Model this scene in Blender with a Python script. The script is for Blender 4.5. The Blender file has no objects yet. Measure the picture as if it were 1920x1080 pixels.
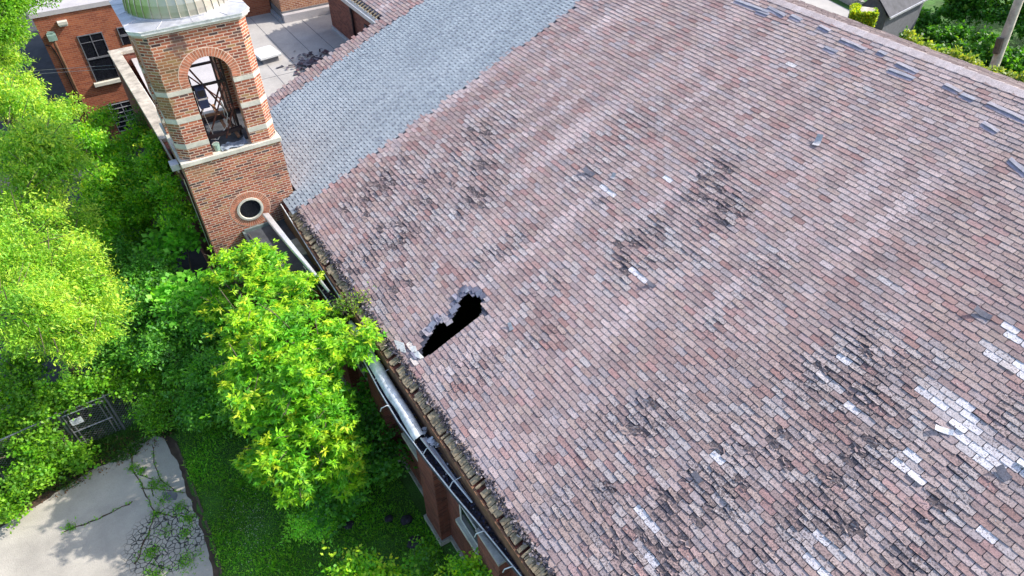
import bpy, math, random
import numpy as np
from mathutils import Vector, noise, Matrix
R=math.radians
random.seed(7); RNG=np.random.default_rng(7)
sc=bpy.context.scene; COL=sc.collection
# ------------------------------------------------------------ camera
GZ=14.6                                   # drone height above the ground
AZ=R(32.8); PITCH=R(41.96)
cd=bpy.data.cameras.new('camera'); cam=bpy.data.objects.new('camera',cd); COL.objects.link(cam)
cam.location=(0,0,GZ); cam.rotation_euler=(R(90)-PITCH,0,-AZ)
cd.sensor_width=36; cd.lens=36*1268/1920; cd.clip_start=0.1; cd.clip_end=1500
sc.camera=cam
# ------------------------------------------------------------ sky and sun
EL=R(38); SA=R(16)
to_sun=Vector((math.cos(EL)*math.cos(SA),-math.cos(EL)*math.sin(SA),math.sin(EL)))
w=bpy.data.worlds.new('World'); sc.world=w; w.use_nodes=True
nt=w.node_tree; bg=nt.nodes['Background']; sk=nt.nodes.new('ShaderNodeTexSky')
sk.sky_type='NISHITA'; sk.sun_disc=False; sk.sun_elevation=EL; sk.sun_rotation=R(90)+SA
sk.air_density=1.0; sk.dust_density=2.0; sk.ozone_density=1.0
nt.links.new(sk.outputs[0],bg.inputs[0]); bg.inputs[1].default_value=0.15
sl=bpy.data.lights.new('sun','SUN'); sl.energy=3.1; sl.angle=R(0.6); sl.color=(1,0.95,0.87)
so=bpy.data.objects.new('sun',sl); COL.objects.link(so); so.rotation_euler=(-to_sun).to_track_quat('-Z','Y').to_euler()
sc.view_settings.view_transform='Standard'; sc.view_settings.look='None'; sc.view_settings.exposure=1.2; sc.view_settings.gamma=1

# ------------------------------------------------------------ materials
def new_mat(name):
    m=bpy.data.materials.new(name); m.use_nodes=True
    return m,m.node_tree,m.node_tree.nodes['Principled BSDF']
def N(t,k,**kw):
    n=t.nodes.new(k)
    for a,b in kw.items(): setattr(n,a,b)
    return n
def ramp(t,stops,interp='LINEAR'):
    r=t.nodes.new('ShaderNodeValToRGB'); e=r.color_ramp; e.interpolation=interp
    while len(e.elements)<len(stops): e.elements.new(0.5)
    for el,(p,c) in zip(e.elements,stops): el.position=p; el.color=(*c,1) if len(c)==3 else c
    return r
def mixc(t,mode,fac,a,b):
    m=N(t,'ShaderNodeMix',data_type='RGBA',blend_type=mode)
    for s,v in ((0,fac),(6,a),(7,b)):
        if hasattr(v,'is_linked') or hasattr(v,'links'): t.links.new(v,m.inputs[s])
        else: m.inputs[s].default_value=v if s==0 else (*v,1)
    return m.outputs[2]
def bump(t,b,h,strength=0.4,dist=0.01):
    n=N(t,'ShaderNodeBump'); n.inputs['Strength'].default_value=strength; n.inputs['Distance'].default_value=dist
    t.links.new(h,n.inputs['Height']); t.links.new(n.outputs[0],b.inputs['Normal'])
def coords(t,kind='Object'):
    return N(t,'ShaderNodeTexCoord').outputs[kind]
def noise_tex(t,co,scale,detail=4,rough=0.6):
    n=N(t,'ShaderNodeTexNoise'); n.inputs['Scale'].default_value=scale; n.inputs['Detail'].default_value=detail; n.inputs['Roughness'].default_value=rough
    t.links.new(co,n.inputs['Vector']); return n.outputs['Fac']
def plain(name,c,rough=0.7,metal=0.0,var=0.25,scale=6,bmp=0.15,fine=60):
    m,t,b=new_mat(name); co=coords(t)
    f=noise_tex(t,co,scale,5); f2=noise_tex(t,co,fine,3)
    r=ramp(t,[(0.3,tuple(x*(1-var) for x in c)),(0.7,tuple(min(1,x*(1+var)) for x in c))]); t.links.new(f,r.inputs[0])
    o=mixc(t,'MULTIPLY',0.4,r.outputs[0],(1,1,1)); 
    r2=ramp(t,[(0.3,(0.75,0.75,0.75)),(0.7,(1,1,1))]); t.links.new(f2,r2.inputs[0])
    o=mixc(t,'MULTIPLY',0.7,r.outputs[0],r2.outputs[0])
    t.links.new(o,b.inputs['Base Color']); b.inputs['Roughness'].default_value=rough; b.inputs['Metallic'].default_value=metal
    if bmp: bump(t,b,f2,bmp,0.01)
    return m
def brick_mat(name,stops,mortar,w=0.205,h=0.068,ms=0.011,stain=(0.4,0.8),bmp=0.6,soot=0.35):
    m,t,b=new_mat(name); uv=coords(t,'UV')
    bt=N(t,'ShaderNodeTexBrick'); bt.offset=0.5; bt.squash=1.0
    bt.inputs['Color1'].default_value=(0,0,0,1); bt.inputs['Color2'].default_value=(1,1,1,1); bt.inputs['Mortar'].default_value=(0.5,0.5,0.5,1)
    bt.inputs['Scale'].default_value=1; bt.inputs['Mortar Size'].default_value=ms; bt.inputs['Mortar Smooth'].default_value=0.2
    bt.inputs['Brick Width'].default_value=w; bt.inputs['Row Height'].default_value=h; bt.inputs['Bias'].default_value=0
    # slight wobble so that the courses are hand laid
    nz=N(t,'ShaderNodeTexNoise'); nz.inputs['Scale'].default_value=9; t.links.new(uv,nz.inputs['Vector'])
    vm=N(t,'ShaderNodeVectorMath',operation='MULTIPLY_ADD'); vm.inputs[1].default_value=(0.012,0.008,0)
    t.links.new(nz.outputs['Color'],vm.inputs[0]); t.links.new(uv,vm.inputs[2]); t.links.new(vm.outputs[0],bt.inputs['Vector'])
    r=ramp(t,stops); t.links.new(bt.outputs['Color'],r.inputs[0])
    f=noise_tex(t,uv,1.3,5); fs=noise_tex(t,uv,70,3)
    r2=ramp(t,[(stain[0],(soot,soot,soot)),(stain[1],(1,1,1))]); t.links.new(f,r2.inputs[0])
    r3=ramp(t,[(0.3,(0.72,0.72,0.72)),(0.7,(1.1,1.1,1.1))]); t.links.new(fs,r3.inputs[0])
    mo=mixc(t,'MIX',bt.outputs['Fac'],r.outputs[0],mortar)
    o=mixc(t,'MULTIPLY',0.8,mo,r3.outputs[0]); o=mixc(t,'MULTIPLY',0.35,o,r2.outputs[0])
    t.links.new(o,b.inputs['Base Color']); b.inputs['Roughness'].default_value=0.9
    iv=N(t,'ShaderNodeMath',operation='SUBTRACT'); iv.inputs[0].default_value=1; t.links.new(bt.outputs['Fac'],iv.inputs[1])
    ad=N(t,'ShaderNodeMath',operation='MULTIPLY_ADD'); ad.inputs[1].default_value=0.35; t.links.new(fs,ad.inputs[0]); t.links.new(iv.outputs[0],ad.inputs[2])
    bump(t,b,ad.outputs[0],bmp,0.008)
    return m
M={}
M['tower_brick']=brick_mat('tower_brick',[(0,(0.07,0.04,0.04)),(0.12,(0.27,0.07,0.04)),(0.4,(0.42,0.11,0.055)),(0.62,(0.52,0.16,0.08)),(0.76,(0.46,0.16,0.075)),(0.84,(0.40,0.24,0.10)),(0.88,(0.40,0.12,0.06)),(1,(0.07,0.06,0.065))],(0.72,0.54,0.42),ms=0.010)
def stain(mat,spots):
    t=mat.node_tree; b=t.nodes['Principled BSDF']; src=b.inputs['Base Color'].links[0].from_socket; co=coords(t)
    nz_=N(t,'ShaderNodeTexNoise'); nz_.inputs['Scale'].default_value=4; nz_.inputs['Detail'].default_value=6; t.links.new(co,nz_.inputs['Vector'])
    vm=N(t,'ShaderNodeVectorMath',operation='MULTIPLY_ADD'); vm.inputs[1].default_value=(.5,.5,.7); t.links.new(nz_.outputs['Color'],vm.inputs[0]); t.links.new(co,vm.inputs[2])
    for (x,y,z,sx,sz,col,f) in spots:
        d=N(t,'ShaderNodeVectorMath',operation='SUBTRACT'); d.inputs[1].default_value=(x+.25,y+.25,z+.35); t.links.new(vm.outputs[0],d.inputs[0])
        e=N(t,'ShaderNodeVectorMath',operation='MULTIPLY'); e.inputs[1].default_value=(1/sx,.6,1/sz); t.links.new(d.outputs[0],e.inputs[0])
        l=N(t,'ShaderNodeVectorMath',operation='LENGTH'); t.links.new(e.outputs[0],l.inputs[0])
        r=ramp(t,[(.55,(f,f,f)),(1.0,(0,0,0))]); t.links.new(l.outputs['Value'],r.inputs[0])
        src=mixc(t,'MIX',r.outputs[0],src,col)
    t.links.new(src,b.inputs['Base Color'])
stain(M['tower_brick'],[(1.75,16.4,8.62,.22,.35,(.07,.045,.045),.75),(1.5,16.4,8.1,.35,.5,(.20,.14,.05),.45),(1.05,16.6,7.3,.3,.9,(.18,.14,.05),.5),(1.3,16.4,5.5,.5,.25,(.3,.2,.1),.35),(2.9,16.4,4.9,.5,.2,(.06,.045,.045),.35),(2.95,16.4,3.6,.45,.5,(.06,.035,.035),.5),(1.1,16.4,2.5,.3,1.2,(.07,.04,.03),.4)])  # brick stains, plus the roof corner's shadow painted low at the right
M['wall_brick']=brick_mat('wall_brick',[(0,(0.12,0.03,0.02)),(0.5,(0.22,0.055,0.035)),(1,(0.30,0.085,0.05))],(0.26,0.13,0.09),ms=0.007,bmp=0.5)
M['old_brick']=brick_mat('old_brick',[(0,(0.26,0.065,0.03)),(0.5,(0.33,0.09,0.04)),(1,(0.40,0.12,0.05))],(0.36,0.19,0.12),ms=0.007,stain=(0.35,0.6),soot=0.45)
M['pale_brick']=brick_mat('pale_brick',[(0,(0.28,0.09,0.04)),(0.5,(0.4,0.15,0.07)),(1,(0.5,0.22,0.1))],(0.65,0.5,0.38),ms=0.009)
M['ring_brick']=plain('ring_brick',(0.46,0.17,0.095),0.9,var=0.45,scale=9)
M['mortar']=plain('mortar',(0.72,0.54,0.42),0.95)
M['stone']=plain('stone',(0.56,0.53,0.45),0.9,var=0.2,scale=4,fine=40)
M['coping']=plain('coping_stone',(0.42,0.37,0.31),0.9,var=0.45,scale=3,fine=30)
M['concrete_base']=plain('base_stone',(0.38,0.36,0.31),0.9,var=0.3)
M['flat_roof']=plain('flat_membrane',(0.40,0.375,0.35),0.8,var=0.12,scale=1.5,fine=25,bmp=0.05)
M['white_roof']=plain('white_membrane',(0.44,0.41,0.41),0.7,var=0.12,scale=1.2,fine=20,bmp=0.05)
M['seam']=plain('seam_tar',(0.16,0.16,0.17),0.8)
M['dark_roof']=plain('dark_membrane',(0.06,0.065,0.075),0.8,var=0.4,scale=3)
M['metal_light']=plain('galvanised_metal',(0.62,0.63,0.64),0.38,0.55,var=0.12,scale=5,fine=30,bmp=0.05)
M['metal_white']=plain('white_metal',(0.66,0.67,0.66),0.6,0.1,var=0.3,scale=7,fine=20,bmp=0.05)
M['metal_dark']=plain('dark_iron',(0.035,0.02,0.022),0.6,0.3,var=0.4)
M['rust']=plain('rusty_iron',(0.13,0.05,0.035),0.8,0.2,var=0.5,scale=12)
M['lead']=plain('lead_flashing',(0.50,0.50,0.53),0.5,0.4,var=0.2,scale=5)
M['green_copper']=plain('painted_copper',(0.24,0.36,0.30),0.6,0.1,var=0.25)
M['glass']=plain('dark_glass',(0.012,0.013,0.018),0.15,0.0,var=0.3,bmp=0)
M['white_paint']=plain('white_paint',(0.62,0.60,0.54),0.7,var=0.2,scale=10)
M['black']=plain('black_rubber',(0.012,0.012,0.014),0.7)
M['navy']=plain('navy_plastic',(0.02,0.03,0.09),0.5,var=0.3)
M['wood']=plain('old_timber',(0.30,0.16,0.09),0.85,var=0.4,scale=7)
M['deck']=plain('weathered_deck_board',(0.29,0.225,0.14),0.9,var=0.65,scale=9,fine=40,bmp=0.3)
M['felt']=plain('torn_felt',(0.055,0.055,0.075),0.85,var=0.6,scale=6)
M['litter']=plain('gutter_litter',(0.030,0.025,0.035),0.95,var=0.7,scale=14)
M['fascia']=plain('bare_fascia',(0.17,0.085,0.045),0.9,var=0.45,scale=5,fine=25)
M['bark']=plain('bark',(0.12,0.09,0.065),0.95,var=0.4,scale=9,bmp=0.5)
M['pole']=plain('pole_timber',(0.52,0.47,0.38),0.95,var=0.35,scale=4,bmp=0.4)
M['chain']=plain('chain_link_wire',(0.26,0.26,0.27),0.5,0.6)
M['green_edge']=plain('dull_green_metal',(0.16,0.20,0.19),0.7)
M['blue_cloth']=plain('tarpaulin',(0.24,0.28,0.34),0.8,var=0.3)
M['asphalt']=plain('asphalt',(0.055,0.055,0.06),0.95,var=0.3,scale=2)
M['soil']=plain('soil',(0.065,0.042,0.028),0.95,var=0.5,scale=4,bmp=0.6,fine=20)
M['rubber']=plain('kerb_edge',(0.10,0.07,0.05),0.95,var=0.4)
M['grey_shingle_far']=plain('house_shingle',(0.075,0.075,0.085),0.9,var=0.3,scale=3,fine=18,bmp=0.4)
M['siding']=plain('grey_siding',(0.14,0.14,0.155),0.8)
M['purple_litter']=plain('shingle_rubble',(0.07,0.045,0.05),0.9,var=0.7,scale=9)
# shingles: colour attribute of each tab, granule speckle
def shingle_mat(name,speck=0.55,sc1=55):
    m,t,b=new_mat(name); at=N(t,'ShaderNodeAttribute',attribute_name='Col'); co=coords(t)
    f=noise_tex(t,co,sc1,4,0.75); f2=noise_tex(t,co,9,5,0.7); f3=noise_tex(t,co,160,2)
    r=ramp(t,[(0.33,(0.20,0.16,0.17)),(0.44,(0.86,0.85,0.85)),(0.72,(1.22,1.20,1.20))]); t.links.new(f,r.inputs[0])
    r2=ramp(t,[(0.3,(0.72,0.70,0.70)),(0.65,(1.1,1.1,1.1))]); t.links.new(f2,r2.inputs[0])
    o=mixc(t,'MULTIPLY',speck,at.outputs['Color'],r.outputs[0]); o=mixc(t,'MULTIPLY',0.7,o,r2.outputs[0])
    # moss and crumbled granules: dark flecks whose number follows each tab's wear
    fk=noise_tex(t,co,34,5,0.8); thr=N(t,'ShaderNodeMath',operation='MULTIPLY_ADD'); thr.inputs[1].default_value=0.15; thr.inputs[2].default_value=-0.605
    t.links.new(at.outputs['Alpha'],thr.inputs[0]); sm=N(t,'ShaderNodeMath',operation='ADD'); t.links.new(fk,sm.inputs[0]); t.links.new(thr.outputs[0],sm.inputs[1])
    mu=N(t,'ShaderNodeMath',operation='MULTIPLY'); mu.use_clamp=True; mu.inputs[1].default_value=16; t.links.new(sm.outputs[0],mu.inputs[0])
    o=mixc(t,'MIX',mu.outputs[0],o,(0.085,0.065,0.066))
    t.links.new(o,b.inputs['Base Color']); b.inputs['Roughness'].default_value=0.88
    ad=N(t,'ShaderNodeMath',operation='ADD'); t.links.new(f,ad.inputs[0]); t.links.new(f3,ad.inputs[1])
    bump(t,b,ad.outputs[0],0.35,0.008)
    return m
M['shingle']=shingle_mat('weathered_shingle',0.8,48); M['newshingle']=shingle_mat('grey_shingle',0.25,80)
def leaf_mat(name,trans=0.4,rough=0.55):
    m,t,b=new_mat(name); at=N(t,'ShaderNodeAttribute',attribute_name='Col')
    t.links.new(at.outputs['Color'],b.inputs['Base Color']); b.inputs['Roughness'].default_value=rough
    tr=N(t,'ShaderNodeBsdfTranslucent'); sc_=mixc(t,'MULTIPLY',1.0,at.outputs['Color'],(1.7,1.5,0.5)); t.links.new(sc_,tr.inputs['Color'])
    mx=N(t,'ShaderNodeMixShader'); mx.inputs[0].default_value=trans
    out=t.nodes['Material Output']; t.links.new(b.outputs[0],mx.inputs[1]); t.links.new(tr.outputs[0],mx.inputs[2]); t.links.new(mx.outputs[0],out.inputs['Surface'])
    return m
M['leaf']=leaf_mat('leaf')
def dome_mat():
    m,t,b=new_mat('dome_metal'); co=coords(t)
    f=noise_tex(t,co,1.6,5); sx=N(t,'ShaderNodeSeparateXYZ'); t.links.new(co,sx.inputs[0])
    g=N(t,'ShaderNodeMapRange'); g.inputs[1].default_value=-1.1; g.inputs[2].default_value=-0.25; g.inputs[3].default_value=1; g.inputs[4].default_value=0; t.links.new(sx.outputs[0],g.inputs[0])
    ad=N(t,'ShaderNodeMath',operation='MULTIPLY_ADD'); ad.inputs[1].default_value=0.9; t.links.new(g.outputs[0],ad.inputs[0]); t.links.new(f,ad.inputs[2])
    r=ramp(t,[(0.5,(0.50,0.47,0.41)),(0.85,(0.42,0.43,0.31)),(1.0,(0.28,0.37,0.15))]); 
    t.links.new(ad.outputs[0],r.inputs[0]); t.links.new(r.outputs[0],b.inputs['Base Color'])
    b.inputs['Roughness'].default_value=0.36; b.inputs['Metallic'].default_value=0.75
    bump(t,b,noise_tex(t,co,3,3),0.25,0.03)
    return m
M['dome']=dome_mat()
def drive_mat():
    m,t,b=new_mat('driveway_concrete'); co=coords(t)
    f=noise_tex(t,co,0.9,6); f2=noise_tex(t,co,45,3)
    r=ramp(t,[(0.3,(0.30,0.275,0.24)),(0.7,(0.47,0.43,0.37))]); t.links.new(f,r.inputs[0])
    # crazed patch: irregular fine cracks with a shape of its own
    nz=N(t,'ShaderNodeTexNoise'); nz.inputs['Scale'].default_value=5; t.links.new(co,nz.inputs['Vector'])
    vm=N(t,'ShaderNodeVectorMath',operation='MULTIPLY_ADD'); vm.inputs[1].default_value=(0.12,0.12,0); t.links.new(nz.outputs['Color'],vm.inputs[0]); t.links.new(co,vm.inputs[2])
    v=N(t,'ShaderNodeTexVoronoi',feature='DISTANCE_TO_EDGE'); v.inputs['Scale'].default_value=8.5; t.links.new(vm.outputs[0],v.inputs['Vector'])
    cr=ramp(t,[(0.03,(1,1,1)),(0.085,(0,0,0))]); t.links.new(v.outputs['Distance'],cr.inputs[0])
    d=N(t,'ShaderNodeVectorMath',operation='DISTANCE'); d.inputs[1].default_value=(-2.42,10.75,0.004)
    sc2=N(t,'ShaderNodeVectorMath',operation='MULTIPLY'); sc2.inputs[1].default_value=(1,1,1); t.links.new(vm.outputs[0],sc2.inputs[0]); t.links.new(sc2.outputs[0],d.inputs[0])
    mr=ramp(t,[(0.80,(1,1,1)),(1.0,(0,0,0))]); t.links.new(d.outputs['Value'],mr.inputs[0])
    mk=N(t,'ShaderNodeMath',operation='MULTIPLY'); t.links.new(cr.outputs[0],mk.inputs[0]); t.links.new(mr.outputs[0],mk.inputs[1])
    r2=ramp(t,[(0.3,(0.8,0.8,0.8)),(0.6,(1,1,1))]); t.links.new(f2,r2.inputs[0])
    o=mixc(t,'MULTIPLY',0.6,r.outputs[0],r2.outputs[0]); o=mixc(t,'MIX',mk.outputs[0],o,(0.035,0.035,0.03))
    t.links.new(o,b.inputs['Base Color']); b.inputs['Roughness'].default_value=0.92
    iv=N(t,'ShaderNodeMath',operation='SUBTRACT'); t.links.new(f2,iv.inputs[0]); t.links.new(mk.outputs[0],iv.inputs[1]); bump(t,b,iv.outputs[0],0.4,0.02)
    return m
M['drive']=drive_mat()
def lawn_mat():
    m,t,b=new_mat('lawn_soil'); co=coords(t)
    f=noise_tex(t,co,1.4,6); f2=noise_tex(t,co,30,4)
    r=ramp(t,[(0.3,(0.05,0.11,0.015)),(0.6,(0.07,0.20,0.02)),(0.8,(0.11,0.27,0.03))]); t.links.new(f,r.inputs[0])
    r2=ramp(t,[(0.3,(0.45,0.45,0.45)),(0.7,(1.1,1.1,1.1))]); t.links.new(f2,r2.inputs[0])
    o=mixc(t,'MULTIPLY',0.9,r.outputs[0],r2.outputs[0]); t.links.new(o,b.inputs['Base Color']); b.inputs['Roughness'].default_value=0.95
    bump(t,b,f2,0.8,0.05); return m
M['lawn']=lawn_mat()

# ------------------------------------------------------------ mesh helpers
def link(name,me,parent=None):
    o=bpy.data.objects.new(name,me); COL.objects.link(o)
    if parent is not None: o.parent=parent; o.matrix_parent_inverse=Matrix.Translation(-Vector(parent.location))
    return o
def tag(o,label=None,cat=None,group=None,kind=None):
    if label: o['label']=label
    if cat: o['category']=cat
    if group: o['group']=group
    if kind: o['kind']=kind
    return o
def empty(name,loc,label,cat,group=None):
    o=bpy.data.objects.new(name,None); COL.objects.link(o); o.location=loc; o.empty_display_size=0.2
    return tag(o,label,cat,group)
def uv_world(me):
    uv=me.uv_layers.new(name='UVMap'); d=uv.data
    for p in me.polygons:
        n=p.normal
        if abs(n.z)>0.75:
            f=lambda c:(c.x,c.y)
        else:
            h=Vector((-n.y,n.x,0)); h.normalize()
            if abs(h.x)>abs(h.y):
                if h.x<0: h=-h
            elif h.y<0: h=-h
            f=lambda c,h=h:(c.dot(h),c.z)
        for li in p.loop_indices:
            d[li].uv=f(me.vertices[me.loops[li].vertex_index].co)
class MB:
    def __init__(s): s.v=[]; s.f=[]; s.c=[]
    def add(s,vs,fs,col=None):
        o=len(s.v); s.v+= [tuple(v) for v in vs]; s.f+=[tuple(i+o for i in f) for f in fs]
        if col is not None: s.c+=[col]*len(vs)
        return s
    def box(s,x0,x1,y0,y1,z0,z1,col=None):
        return s.add([(x0,y0,z0),(x1,y0,z0),(x1,y1,z0),(x0,y1,z0),(x0,y0,z1),(x1,y0,z1),(x1,y1,z1),(x0,y1,z1)],
          [(3,2,1,0),(4,5,6,7),(0,1,5,4),(1,2,6,5),(2,3,7,6),(3,0,4,7)],col)
    def obox(s,c,ax,ay,az,hx,hy,hz,col=None):
        c=Vector(c); ax=Vector(ax).normalized(); ay=Vector(ay).normalized(); az=Vector(az).normalized(); vs=[]
        for k in (-1,1):
            for i,j in ((-1,-1),(1,-1),(1,1),(-1,1)): vs.append(c+ax*hx*i+ay*hy*j+az*hz*k)
        return s.add(vs,[(3,2,1,0),(4,5,6,7),(0,1,5,4),(1,2,6,5),(2,3,7,6),(3,0,4,7)],col)
    def bar(s,a,b,w,h=None,up=(0,0,1),col=None):
        a=Vector(a); b=Vector(b); h=h or w; d=(b-a); L=d.length; d.normalize(); u=Vector(up)
        if abs(d.dot(u))>0.95: u=Vector((1,0,0))
        x=d.cross(u).normalized(); z=x.cross(d).normalized()
        return s.obox((a+b)/2,d,x,z,L/2,w/2,h/2,col)
    def prism(s,poly,z0,z1,col=None):
        n=len(poly); a=sum(poly[i][0]*poly[(i+1)%n][1]-poly[(i+1)%n][0]*poly[i][1] for i in range(n))
        if a<0: poly=poly[::-1]
        vs=[(x,y,z0) for x,y in poly]+[(x,y,z1) for x,y in poly]
        return s.add(vs,[tuple(range(n))[::-1],tuple(range(n,2*n))]+[(i,(i+1)%n,n+(i+1)%n,n+i) for i in range(n)],col)
    def tube(s,pts,rad,n=8,caps=True,col=None):
        pts=[Vector(p) for p in pts]; 
        if not hasattr(rad,'__len__'): rad=[rad]*len(pts)
        vs=[]; x=None
        for i,p in enumerate(pts):
            d=(pts[min(i+1,len(pts)-1)]-pts[max(i-1,0)]).normalized()
            if x is None:
                u=Vector((0,0,1)) if abs(d.z)<0.9 else Vector((1,0,0)); x=d.cross(u).normalized()
            else: x=(x-d*x.dot(d)).normalized()
            y=d.cross(x)
            for k in range(n):
                a=2*math.pi*k/n; vs.append(p+(x*math.cos(a)+y*math.sin(a))*rad[i])
        fs=[]
        for i in range(len(pts)-1):
            for k in range(n): fs.append((i*n+k,i*n+(k+1)%n,(i+1)*n+(k+1)%n,(i+1)*n+k))
        if caps: fs+= [tuple(range(n))[::-1], tuple(range((len(pts)-1)*n,len(pts)*n))]
        return s.add(vs,fs,col)
    def build(s,name,mat,parent=None,uv=False,smooth=False,bevel=0):
        me=bpy.data.meshes.new(name); me.from_pydata(s.v,[],s.f); me.update()
        me.materials.append(M[mat] if isinstance(mat,str) else mat)
        if uv: uv_world(me)
        if s.c:
            a=me.color_attributes.new('Col','FLOAT_COLOR','POINT'); a.data.foreach_set('color',np.array([(c if len(c)==4 else (*c,0)) for c in s.c],dtype=np.float32).ravel())
        if smooth: me.polygons.foreach_set('use_smooth',[True]*len(me.polygons))
        o=link(name,me,parent)
        if bevel:
            b=o.modifiers.new('bevel','BEVEL'); b.width=bevel; b.segments=2; b.limit_method='ANGLE'
        return o
def struct(o): o['kind']='structure'; return o
def np_mesh(name,verts,nper,cols,mat,parent=None):
    # verts (n*nper,3): n separate polygons
    n=len(verts)//nper; me=bpy.data.meshes.new(name)
    me.vertices.add(len(verts)); me.vertices.foreach_set('co',verts.astype(np.float32).ravel())
    me.loops.add(len(verts)); me.loops.foreach_set('vertex_index',np.arange(len(verts),dtype=np.int32))
    me.polygons.add(n); me.polygons.foreach_set('loop_start',np.arange(0,n*nper,nper,dtype=np.int32)); me.polygons.foreach_set('loop_total',np.full(n,nper,dtype=np.int32))
    me.update(calc_edges=True)
    a=me.color_attributes.new('Col','FLOAT_COLOR','POINT'); c=np.ones((len(verts),4),dtype=np.float32); c[:,:3]=np.repeat(cols,nper,axis=0); a.data.foreach_set('color',c.ravel())
    me.materials.append(M[mat]); return link(name,me,parent)
def nz(x,y,z=0.0): return noise.noise(Vector((x,y,z)))

# ------------------------------------------------------------ ground
g=MB(); g.add([(-400,-400,0),(600,-400,0),(600,800,0),(-400,800,0)],[(0,1,2,3)]); struct(g.build('ground','lawn'))
lot=MB(); lot.add([(-14,15.9,0.004),(-2.6,15.6,0.004),(0.9,17.2,0.004),(0.9,60,0.004),(-14,60,0.004)],[(0,1,2,3,4)]); struct(lot.build('parking_lot','asphalt'))
DRV=[(-5.67,13.08),(-5.0,13.22),(-4.29,13.44),(-3.73,13.61),(-3.31,13.56),(-2.94,13.74),(-2.62,13.96),(-2.11,13.89),(-1.91,13.56),(-1.79,12.63),(-1.82,11.93),(-1.78,11.31),(-1.76,10.64),(-1.76,9.95),(-1.83,9.2),(-1.9,7.5),(-2.2,2),(-12,2),(-12,13.0)]
def jag(poly,amp,step):
    out=[]
    for i,(a,b) in enumerate(zip(poly,poly[1:]+poly[:1])):
        L=math.hypot(b[0]-a[0],b[1]-a[1]); k=max(1,int(min(L,4)/step))
        for j in range(k):
            t=j/k; x=a[0]+(b[0]-a[0])*t; y=a[1]+(b[1]-a[1])*t
            out.append((x+nz(x*4,y*4,3)*amp,y+nz(x*4,y*4,9)*amp))
    return out
soilp=MB(); soilp.prism(jag([(-5.9,13.35),(-4.2,13.85),(-2.9,14.2),(-1.9,14.25),(-1.69,13.4),(-1.69,9),(-1.8,9),(-3,12),(-5.9,12.8)],0.16,0.15),-0.05,0.006); struct(soilp.build('soil','soil'))
dv=MB(); dv.prism(jag(DRV,0.07,0.12),-0.05,0.012); drive=struct(dv.build('driveway','drive'))
kb=MB()
kp=[(-1.70,13.3),(-1.68,12.5),(-1.64,11.9),(-1.63,11.2),(-1.61,10.5),(-1.61,9.9),(-1.66,9.2),(-1.72,8.2),(-1.8,6)]
K=[]
for a,b in zip(kp,kp[1:]):
    for q in range(8): t=q/8; K.append((a[0]+(b[0]-a[0])*t,a[1]+(b[1]-a[1])*t))
for a,b in zip(K,K[1:]):
    w_=.05+.03*nz(a[1]*3,2,2); hgt=.03+.02*nz(a[1]*2,5,5); dx=.03*nz(a[1]*2.5,1,7)
    if nz(a[1]*1.7,4,4)<-.28: continue
    kb.bar((a[0]+dx,a[1],hgt/2),(b[0]+dx,b[1]-.002,hgt/2),w_,hgt)
struct(kb.build('kerb','rubber'))
# long cracks in the concrete
def ribbon(mb,pts,w,z=0.016):
    P=[]
    for i in range(len(pts)-1):
        for t in (0,0.25,0.5,0.75): P.append((pts[i][0]+(pts[i+1][0]-pts[i][0])*t,pts[i][1]+(pts[i+1][1]-pts[i][1])*t))
    P.append(pts[-1]); vs=[]
    P=[(x+nz(x*7,y*7,1)*0.07,y+nz(x*7,y*7,5)*0.07) for x,y in P]
    for i,(x,y) in enumerate(P):
        a=P[max(i-1,0)]; b=P[min(i+1,len(P)-1)]; dx,dy=b[0]-a[0],b[1]-a[1]; L=math.hypot(dx,dy) or 1
        ww=w*(0.5+random.random())/2; vs+=[(x-dy/L*ww,y+dx/L*ww,z),(x+dy/L*ww,y-dx/L*ww,z)]
    mb.add(vs,[(2*i+1,2*i,2*i+2,2*i+3)[::-1] for i in range(len(P)-1)])
CR=[[(-2.73,13.75),(-2.77,13.08),(-2.67,12.31),(-2.57,11.57),(-2.79,11.07),(-3.24,10.47)],[(-2.95,12.12),(-3.3,12.12),(-3.88,12.09),(-4.4,12.2)],[(-2.2,13.6),(-2.3,13.0),(-2.26,12.4),(-2.05,11.9)],[(-2.7,12.4),(-2.3,12.1),(-1.85,11.7)],[(-2.6,11.6),(-2.2,11.2),(-1.8,10.9)],[(-2.7,12.9),(-2.45,12.5),(-2.5,12.0)]]
ck=MB()
for i,c in enumerate(CR): ribbon(ck,c,0.035 if i<2 else 0.02,0.016+0.0006*i)
ck.build('crack','soil',drive)
pt=MB(); pt.prism(jag([(-2.3,12.0),(-2.1,11.95),(-2.02,11.75),(-2.1,11.62),(-2.28,11.7)],0.08,0.05),0.012,0.0215); pt.build('tar_patch','seam',drive)

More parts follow.
